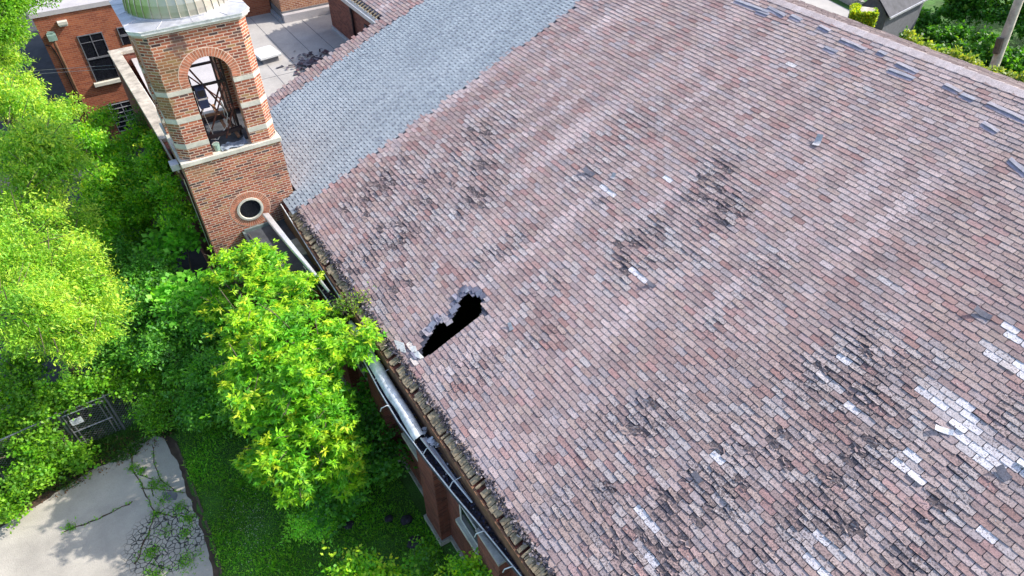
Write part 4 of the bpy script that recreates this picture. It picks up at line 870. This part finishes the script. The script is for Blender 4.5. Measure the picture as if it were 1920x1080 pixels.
# ------------------------------------------------------------ foliage
def leaves(name,lobes,dens,L,Wd,pal,parent,tips=None,droop=0.35,seed=1,spread=.13,per=11,flat=0.85,tipf=.5,shell=.45,mat='leaf',star=False):
    rg=np.random.default_rng(seed); AV=[]; AC=[]; pal=np.array(pal)
    for (x,y,z,r) in lobes:
        nb=rg.integers(7,11); nc=int(dens*(r**1.7)*11)
        bd_=rg.normal(size=(nb,3)); bd_[:,2]=np.abs(bd_[:,2])*.8+.1*rg.normal(size=nb)-.05; bd_/=np.linalg.norm(bd_,axis=1)[:,None]; bl=rg.uniform(.75,1.28,nb)*r
        wi_=rg.integers(0,nb,nc); tt=rg.random(nc)**.75
        sg_=(.30*r*(1-tt)+.055+.05*r)[:,None]
        off=bd_[wi_]*(tt*bl[wi_])[:,None]; off[:,2]-=.22*r*tt**2*(bd_[wi_][:,2]<.55)
        off=off+rg.normal(size=(nc,3))*sg_*np.array([1,1,.7]); off[:,2]*=flat
        c=np.array([x,y,z])+off; c[:,2]=np.maximum(c[:,2],.05)
        nn_=np.linalg.norm(off,axis=1)+1e-6; d=off/nn_[:,None]; depth=nn_/r
        twd=d+rg.normal(scale=.5,size=(nc,3)); twd[:,2]+=.15; twd/=np.linalg.norm(twd,axis=1)[:,None]
        base=pal[rg.integers(0,len(pal),nc)]*rg.uniform(.8,1.2,(nc,1))
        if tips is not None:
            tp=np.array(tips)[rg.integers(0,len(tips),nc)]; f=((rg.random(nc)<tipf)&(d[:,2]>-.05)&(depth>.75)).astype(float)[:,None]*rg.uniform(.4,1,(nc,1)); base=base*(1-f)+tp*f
        for k in range(per):
            if star:
                an=2*math.pi*(k+rg.random((nc,1)))/per; pos=c+rg.normal(scale=.012,size=(nc,3)); ld=np.concatenate([np.cos(an),np.sin(an),-.35+rg.normal(scale=.3,size=(nc,1))],axis=1)+twd*.4; ld/=np.linalg.norm(ld,axis=1)[:,None]
            t=rg.random((nc,1)); pos=pos if star else c+twd*(t-.3)*spread*2.2+rg.normal(scale=spread*.42,size=(nc,3))
            if not star:
                ld=twd*.6+rg.normal(scale=.75,size=(nc,3)); ld[:,2]-=droop; ld/=np.linalg.norm(ld,axis=1)[:,None]
            nn=np.array([0,0,1.])+rg.normal(scale=.55,size=(nc,3)); sd=np.cross(ld,nn); sd/=(np.linalg.norm(sd,axis=1)[:,None]+1e-6)
            s=rg.uniform(.65,1.25,(nc,1)); l=ld*L*s; w_=sd*Wd*s*.5
            q=np.stack([pos,pos+l*.42+w_,pos+l,pos+l*.42-w_],axis=1); AV.append(q.reshape(-1,3)); AC.append(base*rg.uniform(.82,1.18,(nc,1)))
    return np_mesh(name,np.concatenate(AV),4,np.concatenate(AC),mat,parent)
def tree(name,label,cat,base,lobes,dens,L,Wd,pal,tips=None,trunk=.12,group=None,seed=1,twigs=0,barkmat='bark',**kw):
    t=empty(name,base,label,cat,group); rs=random.Random(seed)
    core=lobes; sub=kw.pop('sub',0); lobes=[]
    for (x,y,z,r) in core:
        if r<.3 or not sub: lobes.append((x,y,z,r)); continue
        lobes.append((x,y,z-.05,r*.62))
        for q in range(sub):
            d=Vector((rs.gauss(0,1),rs.gauss(0,1),rs.gauss(.35,.7))).normalized(); k=rs.uniform(.30,.48)
            lobes.append((x+d.x*r*.68,y+d.y*r*.68,z+d.z*r*.62,r*k))
    top=max(l[2] for l in lobes); cx=sum(l[0] for l in lobes)/len(lobes); cy=sum(l[1] for l in lobes)/len(lobes); cz=sum(l[2] for l in lobes)/len(lobes)
    b=MB(); fork=Vector((base[0]*.6+cx*.4,base[1]*.6+cy*.4,max(.15,cz*.35)))
    b.tube([base,(Vector(base)+fork)/2+Vector((.04,.03,0)),fork],[trunk,trunk*.85,trunk*.7],8); b.build('trunk',barkmat,t,smooth=True)
    b=MB()
    for (x,y,z,r) in core:
        e=Vector((x,y,z+r*.2)); m_=(fork+e)/2+Vector((rs.uniform(-.2,.2),rs.uniform(-.2,.2),.25*(z-fork.z)))
        b.tube([fork,m_,e],[trunk*.6,trunk*.4,trunk*.15],6,False)
        for q in range(5):
            a=Vector((rs.gauss(0,1),rs.gauss(0,1),rs.gauss(.3,.6))).normalized(); b.tube([m_.lerp(e,rs.uniform(.3,1)),e+a*r*.9],[trunk*.12,.006],4,False)
        for q in range(twigs):
            a=Vector((rs.gauss(0,1),rs.gauss(0,1),rs.gauss(.5,.6))).normalized(); p=e+a*r*.6; p2=e+(a+Vector((rs.uniform(-.3,.3),)*3)).normalized()*r*1.12
            b.tube([p,p2],[.012,.005],4,False)
    b.build('branch',barkmat,t,smooth=True)
    leaves('crown',lobes,dens,L,Wd,pal,t,tips,seed=seed,**kw)
    return t
def lift(l,z1,dz=0):   # slide lobes nearer to the drone along their own sight distance while the scene is laid out
    o=[]
    for x,y,z,r in l:
        zo=z-GZ; zn=zo+z1; k=zn/zo; o.append((x*k,y*k,z+z1,r*(k*.5+.5)))
    return o
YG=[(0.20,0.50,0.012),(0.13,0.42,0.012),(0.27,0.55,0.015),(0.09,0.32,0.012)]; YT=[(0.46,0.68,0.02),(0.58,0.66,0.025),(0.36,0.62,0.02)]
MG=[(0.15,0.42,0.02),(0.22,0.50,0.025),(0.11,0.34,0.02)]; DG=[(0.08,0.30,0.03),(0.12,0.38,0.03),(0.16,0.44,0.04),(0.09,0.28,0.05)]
WG=[(0.30,0.54,0.035),(0.20,0.46,0.03),(0.40,0.60,0.05),(0.16,0.38,0.035)]; WT=[(0.60,0.74,0.06),(0.52,0.66,0.09)]
BR=[(1.75,14.35,3.9,.5),(1.61,13.85,3.7,.7),(1.04,14.72,3.6,.6),(2.03,12.87,3.8,.6),(0.94,12.51,3.7,.8),(1.61,11.25,3.9,.85),(2.13,10.61,3.7,.65),(2.77,10.08,4.1,.35),(0.57,11.05,3.5,.8),(1.19,10.13,3.5,.85),(0.42,10.25,3.0,.7),(1.61,9.65,3.0,.75),(0.75,9.42,2.6,.75),(1.47,9.06,2.4,.55),(0.02,9.9,2.2,.45),(0.52,9.1,2.0,.5),(1.37,8.8,1.8,.4),(2.73,11.67,3.4,.35),(0.56,14.05,3.0,.5)]
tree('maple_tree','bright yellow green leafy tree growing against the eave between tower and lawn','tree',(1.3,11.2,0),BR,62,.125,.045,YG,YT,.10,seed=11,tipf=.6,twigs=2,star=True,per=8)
tree('round_leaf_vine','dark green round leaved vine bush against the brick wall right of the bright tree','bush',(2.6,9.8,0),[(2.60,10.06,1.3,.55),(2.45,9.2,.9,.45),(2.07,9.37,1.2,.5),(2.5,10.71,1.6,.5),(.9,9.07,.5,.4),(1.6,9.5,.8,.6),(1.2,10.3,1.1,.7)],30,.085,.08,DG,None,.05,seed=12,droop=.1)
tree('catalpa_sapling','sapling with very large heart shaped leaves at the tower foot','tree',(0.0,17.0,0),[(.10,18.3,2.7,.42),(.45,17.5,2.8,.36),(-.25,17.7,2.6,.32),(.20,15.5,2.8,.36),(-.3,15.9,2.6,.36),(-.35,14.9,2.6,.3)],34,.17,.14,[(0.14,0.46,0.03),(0.18,0.54,0.04),(0.24,0.60,0.05)],None,.05,seed=13,spread=.16,per=5,droop=.25)
W1=[(-2.75,26.6,4.2,.8),(-1.75,23.9,4.1,.8),(-2.57,21.96,4.6,1.1),(-1.94,20.81,4.1,1.0),(-3.3,28.3,4.1,.7),(-3.0,27.0,4.6,.6),(-2.5,24.6,4.9,.6),(-1.9,21.5,4.8,.6)]
W2=[(-2.84,17.75,5.0,1.1),(-2.84,16.1,4.8,1.1),(-2.45,15.43,4.3,1.0),(-3.28,14.15,4.6,1.0),(-2.06,17.79,4.0,.8),(-2.03,15.28,3.7,.6),(-2.91,14.24,4.0,.7),(-2.08,14.37,3.6,.6),(-2.63,14.16,3.4,.5)]
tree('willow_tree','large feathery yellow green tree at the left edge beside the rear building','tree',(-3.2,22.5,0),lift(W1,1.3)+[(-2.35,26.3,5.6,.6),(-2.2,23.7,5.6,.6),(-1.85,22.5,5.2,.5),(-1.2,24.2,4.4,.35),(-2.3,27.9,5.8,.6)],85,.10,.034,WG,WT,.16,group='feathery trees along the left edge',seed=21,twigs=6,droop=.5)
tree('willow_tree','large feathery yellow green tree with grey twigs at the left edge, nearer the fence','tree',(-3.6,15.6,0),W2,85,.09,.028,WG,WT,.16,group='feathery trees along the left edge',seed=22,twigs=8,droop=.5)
TL=[(-2.3,34.6,4.9,1.0),(-1.0,35.6,4.9,.9),(-2.5,33.3,4.3,.8),(-3.2,33,4.5,1.0)]
tree('leafy_tree','mid green tree in the top left corner leaning over the white roof edge','tree',(-5.5,24.0,0),[(x*.72,y*.72,14.6+(z-14.6)*.72,r*.85) for x,y,z,r in TL],75,.09,.045,[(0.14,0.34,.02),(0.20,0.42,.02),(0.10,.25,.02)],YG,.14,seed=23)
MD=[(-.45,24.4,2.6,.45),(-.1,22.9,2.8,.4),(-1.0,23.38,2.6,.6),(.87,22.0,3.7,.25),(.62,21.55,3.2,.4),(-.36,21.84,2.4,.6),(-1.31,21.74,2.0,.7),(.2,20.93,2.3,.45),(-.9,25.6,2.5,.35),(-1.11,20.75,1.7,.6),(.50,19.6,3.4,.4),(.45,18.9,2.9,.35)]
tree('mulberry_tree','leafy green tree filling the gap between parapet wall and left edge trees','tree',(-.4,21.5,0),lift(MD,.9)+[(.30,22.3,3.9,.35),(-.3,24.2,3.8,.4),(.55,20.6,3.9,.35),(-1.0,22.2,4.2,.5),(-1.0,20.4,3.6,.6),(-.3,19.5,3.3,.5),(-1.4,19.0,3.5,.55)],85,.10,.05,YG+MG[:2],YT,.10,seed=24,twigs=3,tipf=.3)
UN=[(-1.18,19.8,1.1,.8),(-1.98,19.29,1.2,.8),(-1.06,17.99,1.1,.7),(-.79,15.43,1.2,.6),(-1.6,16.2,1.1,.6),(-.47,13.88,1.3,.6),(-1.2,14.9,1.1,.6),(-2.55,16.5,1.0,.5),(-.7,13.4,.9,.5),(.29,14.39,1.5,.55),(0.0,13.0,1.2,.5),(.6,15.6,1.6,.6),(.5,12.6,1.2,.6),(-.3,20.5,1.2,.6),(.3,17.5,1.0,.4),(-.3,16.5,.9,.6),(-1.5,17.4,1.8,.8),(-1.9,18.6,1.9,.8),(-.9,16.6,1.9,.7),(-1.6,15.3,1.7,.6),(-.9,19.3,1.7,.7),(-.2,14.8,1.9,.55),(-.8,14.3,1.6,.5),(-2.4,15.6,1.7,.6),(-.1,13.4,1.9,.45),(.1,12.2,1.3,.5),(-.9,17.2,2.6,.6),(-1.4,16.1,2.5,.5),(-.6,15.0,2.5,.45),(-1.2,14.4,2.2,.4),(.1,14.2,2.6,.4),(-1.6,18.2,2.7,.6),(.1,13.0,2.2,.35)]
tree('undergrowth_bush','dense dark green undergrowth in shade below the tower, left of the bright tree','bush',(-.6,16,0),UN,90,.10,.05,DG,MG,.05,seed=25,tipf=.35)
HG=[(-4.55,15.68,1.4,.55),(-3.92,14.88,1.4,.5),(-4.76,14.56,1.1,.55),(-3.2,14.75,1.45,.42),(-2.5,14.75,1.45,.42),(-1.79,14.9,1.5,.45),(-4.29,14.05,.7,.4),(-4.9,13.57,.6,.4),(-4.16,13.9,.45,.3),(-3.7,13.85,.3,.22),(-5.38,13.21,.35,.3),(-4.16,16.48,1.6,.45),(-5.6,14.6,1.2,.6),(-6.3,14.2,1.1,.7)]
tree('hedge_vine','broad leaved bright green vine hedge overgrowing the chain link fence','hedge',(-3.8,14.6,0),HG,66,.085,.065,[(0.14,0.34,.015),(0.22,0.44,.02),(0.09,0.25,.015)],YG,.04,seed=26,tipf=.5,droop=.1)
tree('round_bush','rounded fine leaved green bush at the tip of the concrete driveway','bush',(-1.7,14.1,0),[(-1.85,14.1,.85,.45),(-1.36,14.1,.95,.42),(-1.85,13.85,.5,.32),(-.95,14.0,.8,.35),(-.8,13.4,.6,.35)],95,.07,.032,MG+[(0.09,.24,.03)],None,.03,seed=27)
tree('low_shrub','small low fresh green shrub alone on the shaded lawn','shrub',(.32,9.0,0),[(.34,9.03,.35,.34),(.52,8.80,.30,.27),(.10,9.02,.25,.22)],60,.07,.024,[(0.32,0.78,.06),(0.40,0.80,.06),(0.24,.68,.05)],None,.02,seed=28,droop=-.1)
tree('sapling','yellow green leafy sapling at the bottom edge, left of centre','sapling',(.9,6.9,0),[(.60,6.86,1.75,.27),(.86,6.62,1.8,.28),(1.05,6.45,1.6,.25),(1.28,6.30,1.6,.25),(.7,6.6,1.4,.3)],42,.085,.055,YG,YT,.025,group='saplings at the bottom edge',seed=29)
tree('sapling','yellow green sapling in front of the brick pilasters at the bottom edge','sapling',(2.4,5.3,0),[(2.42,5.30,2.35,.22),(2.68,5.05,2.35,.24),(2.25,5.22,2.2,.26),(2.5,5.1,2.1,.28)],46,.08,.045,YG,YT,.025,group='saplings at the bottom edge',seed=30)
tree('sapling','slim mid green sapling standing between the other two at the bottom edge','sapling',(2.03,6.75,0),[(2.04,6.72,1.15,.14),(2.03,6.72,.9,.16),(2.05,6.74,.6,.17),(2.0,6.7,.35,.16)],60,.07,.05,MG+[(.09,.25,.04)],None,.02,group='saplings at the bottom edge',seed=31)
tree('gutter_weed','spindly green weed sprouting from the gutter over the roof edge','weed',(2.85,11.5,3.5),[(2.98,11.35,3.92,.26),(3.28,11.3,4.08,.16),(2.85,11.6,3.8,.25)],26,.06,.03,[(.12,.26,.03),(.16,.30,.03)],YT,.015,seed=32,twigs=14)
tree('parapet_fern','small green weed growing from the side of the parapet wall','weed',(.68,22.6,4.6),[(.66,22.6,4.5,.16),(.64,22.4,4.25,.17)],90,.06,.03,[(.07,.22,.03),(.10,.26,.03)],None,.01,seed=33)
# far side vegetation
T1=[(40.5,17.5,1.6,1.6),(41,14.5,1.6,1.7),(37.5,16.8,.8,1.2),(36.5,14.3,.9,1.3),(36.3,12.6,1.0,1.3),(39.5,12.0,1.8,1.5),(33.8,11.2,1.0,1.0),(43.5,16.5,2.6,1.6),(44,20,2.4,1.5),(34.5,15.4,.7,1.0),(33.2,13.4,.6,1.0),(31.2,12.9,.5,.9),(33.6,16.9,.5,.8),(36,18.4,.5,.8),(38.6,18.6,.6,.9),(30.2,14.2,.4,.7),(28.6,11.2,.4,.8),(41,9.6,1.2,1.6),(37.5,9.6,1.0,1.4),(34.5,8.6,.8,1.2),(31.5,8.2,.6,1.2),(46,13,2.5,1.8),(48,18,2.5,2)]
far=empty('vine_thicket',(38,14,0),'mass of deep green kudzu vines covering the ground and trees beyond the ridge','vines'); del far['category']
leaves('vine_leaves',T1,34,.16,.13,[(0.06,0.22,.02),(0.09,.30,.02),(.05,.16,.02),(.12,.34,.03)],far,[(.18,.34,.03)],seed=41,tipf=.12,flat=.75,droop=.05)
far['category']='vines'
tree('backlit_tree','yellow green tree crown in the top right corner behind the utility pole','tree',(40.5,13.5,0),[(40.5,14.0,3.2,.8),(41.3,15.2,3.4,.9),(42.5,16.2,3.6,.9)],20,.14,.09,YG[:3],YT,.1,seed=42)
ivb=empty('ivy_covered_shed',(31.5,18.4,0),'small flat topped block covered in lime green ivy beyond the ridge','shed')
b=MB(); b.prism([(30.8,18.5),(31.7,17.75),(32.3,18.2),(31.7,19.1)],0,2.9); b.build('wall','siding',ivb)
b=MB(); b.prism([(30.75,18.5),(31.7,17.7),(32.38,18.2),(31.72,19.18)],2.902,2.98); b.build('flat_top','coping',ivb)
rg=np.random.default_rng(5); n=5200
t=rg.random(n); f=rg.random(n)*.16; P=np.stack([30.78+.95*t-f*.6,18.48-.78*t-f*.7,3.05-rg.random(n)**1.3*2.0],axis=1); t2=rg.random(900); P2=np.stack([31.75+.55*t2,17.72+.48*t2,3.02-rg.random(900)*1.2],axis=1)
t3=rg.random(1500); P3=np.stack([30.8+.9*t3+rg.random(1500)*.3,18.5+.6*t3-rg.random(1500)*.3,np.full(1500,3.02)],axis=1); P3=P3[rg.random(1500)<.55]; P=np.concatenate([P,P2,P3])
def scatter_quads(name,P,L,W_,pal,parent,up=.3,seed=3,mat='leaf'):
    rg=np.random.default_rng(seed); n=len(P); d=rg.normal(size=(n,3)); d[:,2]+=up; d/=np.linalg.norm(d,axis=1)[:,None]; nn=rg.normal(size=(n,3)); nn[:,2]+=1; s=np.cross(d,nn); s/=np.linalg.norm(s,axis=1)[:,None]+1e-6
    k=rg.uniform(.6,1.3,(n,1)); l=d*L*k; w_=s*W_*.5*k; V=np.stack([P,P+l*.5+w_,P+l,P+l*.5-w_],axis=1).reshape(-1,3)
    pal=np.array(pal); c=pal[rg.integers(0,len(pal),n)]*rg.uniform(.8,1.2,(n,1)); return np_mesh(name,V,4,c,mat,parent)
scatter_quads('ivy',P,.10,.09,[(.42,.52,.02),(.30,.44,.02),(.52,.58,.03),(.16,.32,.02)],ivb)
# vines creeping along the far eave
ex,ez=FP(FL,0)[0],FP(FL,0)[2]; n=9000
yy=rg.uniform(1.5,13.2,n); wob=.10*np.sin(yy*3)+.07*np.sin(yy*7.3)+.06*np.sin(yy*13); P=np.stack([ex+.12+rg.normal(scale=.14,size=n),yy,ez+.02+wob+rg.uniform(-.55,.12,n)],axis=1)
ev=scatter_quads('eave_vine',P,.13,.10,[(.30,.38,.05),(.22,.33,.04),(.36,.42,.08),(.13,.25,.03)],None,seed=6); tag(ev,'yellow green creeper fringe running along the far eave behind the ridge','creeper')

# ------------------------------------------------------------ chain link fence with gate and notice
fn=empty('chain_link_fence',(-3.5,14.5,0),'rusting chain link fence with a gate, overgrown, at the head of the driveway','fence')
FLn=[(-7.0,14.2),(-3.78,14.47),(-2.72,14.47),(-1.2,14.75),(.5,15.4)]
def mesh_panel(mb,a,b,z0,z1,sp=.085):
    a=Vector((a[0],a[1],0)); b=Vector((b[0],b[1],0)); L=(b-a).length; d=(b-a)/L; H=z1-z0; k=-H
    while k<L:
        for sgn in (1,-1):
            s0,s1=(k,k+H) if sgn==1 else (k+H,k); t0,t1=0,1
            lo,hi=min(s0,s1),max(s0,s1)
            if hi<0 or lo>L: continue
            def cl(s): return max(0,min(L,s))
            za=z0+H*((cl(s0)-s0)/(s1-s0)); zb=z0+H*((cl(s1)-s0)/(s1-s0))
            p=a+d*cl(s0); q=a+d*cl(s1); p.z=za; q.z=zb
            if (p-q).length>.02: mb.bar(p,q,.006)
        k+=sp
for a,b_ in zip(FLn,FLn[1:]):
    mb=MB(); mesh_panel(mb,a,b_,.05,1.35); mb.build('wire_mesh','chain',fn)
for x,y in FLn+[(-5.4,14.34)]:
    mb=MB(); mb.tube([(x,y,0),(x,y,1.45)],.028,8); mb.build('post','chain',fn)
mb=MB()
for a,b_ in zip(FLn,FLn[1:]): mb.tube([(*a,1.38),(*b_,1.38)],.02,6)
mb.build('top_rail','chain',fn)
gt_=MB()
for x in (-3.70,-3.60,-2.90,-2.80): gt_.tube([(x,14.42,.15),(x,14.42,1.3)],.018,6)
gt_.tube([(-3.7,14.42,.66),(-2.8,14.42,.66)],.02,6); gt_.tube([(-3.7,14.42,1.3),(-2.8,14.42,1.3)],.018,6); gt_.build('gate','chain',fn)
sg=MB(); sg.box(-3.62,-3.36,14.375,14.385,.92,1.12); s_o=sg.build('notice_board','metal_white'); tag(s_o,'small white notice wired to the chain link gate','sign')
sg=MB()
for k,(a,b_) in enumerate(((.02,.22),(.04,.2),(.03,.17),(.05,.21))): sg.box(-3.62+a,-3.62+b_,14.371,14.3745,1.08-k*.04,1.093-k*.04)
sg.build('faded_writing','siding',s_o)

# ------------------------------------------------------------ lawn, weeds, clover, litter
rg=np.random.default_rng(9)
def grass(name,n,x0_,x1_,y0_,y1_,L,W_,pal,mask=None,z=0,label=None):
    P=np.stack([rg.uniform(x0_,x1_,n),rg.uniform(y0_,y1_,n),np.full(n,z)],axis=1)
    if mask is not None: P=P[mask(P[:,0],P[:,1])]
    n=len(P); h=rg.uniform(.5,1.3,(n,1))*L*(1+.5*np.sin(P[:,:1]*3)*np.sin(P[:,1:2]*2.7)); d=rg.normal(scale=.45,size=(n,3)); d[:,2]=1; d/=np.linalg.norm(d,axis=1)[:,None]
    a=rg.uniform(0,6.28,n); s=np.stack([np.cos(a),np.sin(a),np.zeros(n)],axis=1)*W_*.5
    bend=rg.normal(scale=.35,size=(n,3)); bend[:,2]=-.1
    V=np.stack([P-s,P+s,P+d*h*.55+s*.7,P+d*h+bend*h*.8],axis=1).reshape(-1,3)
    pal=np.array(pal); pt_=.5+.5*np.sin(P[:,0]*2.3+1)*np.sin(P[:,1]*1.9)
    c=pal[rg.integers(0,len(pal),n)]*(0.75+.5*pt_[:,None])*rg.uniform(.8,1.2,(n,1))
    o=np_mesh(name,V,4,c,'leaf'); tag(o,label,'grass',kind='stuff'); return o
gl_=lambda x,y:(x>-1.66)&((x<2.68))
grass('grass',90000,-1.66,2.7,3.2,14.2,.07,.011,[(.17,.48,.03),(.22,.56,.03),(.13,.39,.03),(.30,.58,.05)],gl_,label='green lawn grass between the driveway and the brick wall')
grass('grass_verge',26000,-6.5,-1.6,13.3,16.5,.10,.014,[(.06,.17,.02),(.10,.22,.02),(.04,.11,.02)],lambda x,y:y>13.55+(x+3)*.10+.15*np.sin(x*5),label='rough grass at the foot of the chain link fence')
# weeds in the driveway cracks
wp=[]
for c in CR:
    for (xa,ya),(xb,yb) in zip(c,c[1:]):
        m=int(math.hypot(xb-xa,yb-ya)*90); t=rg.random(m); f=rg.random(m)
        wp.append(np.stack([xa+(xb-xa)*t+rg.normal(scale=.02,size=m),ya+(yb-ya)*t+rg.normal(scale=.02,size=m),np.full(m,.015)],axis=1)[np.sin(t*9+xa*13)>-.2])
for x,y,s,m in ((-2.62,12.9,.05,120),(-2.40,12.35,.09,200),(-2.25,12.15,.07,120),(-2.55,11.5,.06,110),(-2.05,11.35,.09,180),(-1.95,10.95,.09,220),(-2.1,10.6,.08,160),(-2.85,10.55,.10,260),(-2.9,9.95,.14,340),(-4.3,12.22,.07,110),(-3.6,10.1,.08,120),(-2.75,13.1,.07,140),(-2.45,10.9,.1,90),(-2.2,9.9,.16,300),(-2.35,11.75,.10,130)):
    wp.append(np.stack([rg.normal(x,s,m),rg.normal(y,s,m),np.full(m,.015)],axis=1))
P=np.concatenate(wp); o=scatter_quads('crack_weeds',P,.065,.022,[(.16,.42,.03),(.22,.48,.03),(.12,.32,.02)],None,up=1.0,seed=8); tag(o,'green weeds sprouting from the cracks of the concrete driveway','weeds',kind='stuff')
n=420; P=np.stack([rg.normal(-.72,.30,n),rg.normal(10.05,.55,n),rg.uniform(.05,.09,n)],axis=1); o=scatter_quads('clover_flowers',P,.018,.018,[(.7,.72,.66),(.62,.66,.6)],None,seed=10); tag(o,'tiny white clover flowers scattered on the lawn by the driveway kerb','flowers',kind='stuff')
n=1600; P=np.stack([rg.uniform(-5.9,-1.7,n),rg.uniform(13.2,14.3,n),rg.uniform(.008,.03,n)],axis=1); P=P[P[:,1]>13.3+(P[:,0]+3.5)*.12]; o=scatter_quads('leaf_litter',P,.06,.03,[(.22,.10,.05),(.14,.07,.04),(.30,.17,.08),(.09,.05,.03)],None,up=0,seed=12); tag(o,'brown fallen leaves along the soil bank by the fence','leaf litter',kind='stuff')
# dark stones by the wall
def rock(x,y,r,label):
    o=MB(); n1,n2=10,6; V=[]
    for j in range(n2+1):
        t=math.pi*j/n2
        for k in range(n1):
            a=2*math.pi*k/n1; q=r*(1+.35*nz(math.cos(a)*1.5+x,math.sin(a)*1.5+y,t)); V.append((x+math.cos(a)*math.sin(t)*q,y+math.sin(a)*math.sin(t)*q*.8,max(0,.04+math.cos(t)*q*.35)))
    o.add(V,[(j*n1+k,j*n1+(k+1)%n1,(j+1)*n1+(k+1)%n1,(j+1)*n1+k)[::-1] for j in range(n2) for k in range(n1)]); tag(o.build('rock','litter',smooth=True),label,'rock','dark rocks on the lawn')
rock(2.32,8.15,.16,'dark flat rock on the lawn, farthest along the wall from the sapling'); rock(2.25,7.55,.2,'dark rock on the lawn opposite the first brick pilaster'); rock(1.15,8.75,.13,'small dark rock on the lawn right of the low shrub'); rock(1.98,8.4,.12,'small dark rock in the shade midway between lawn shrub and wall')
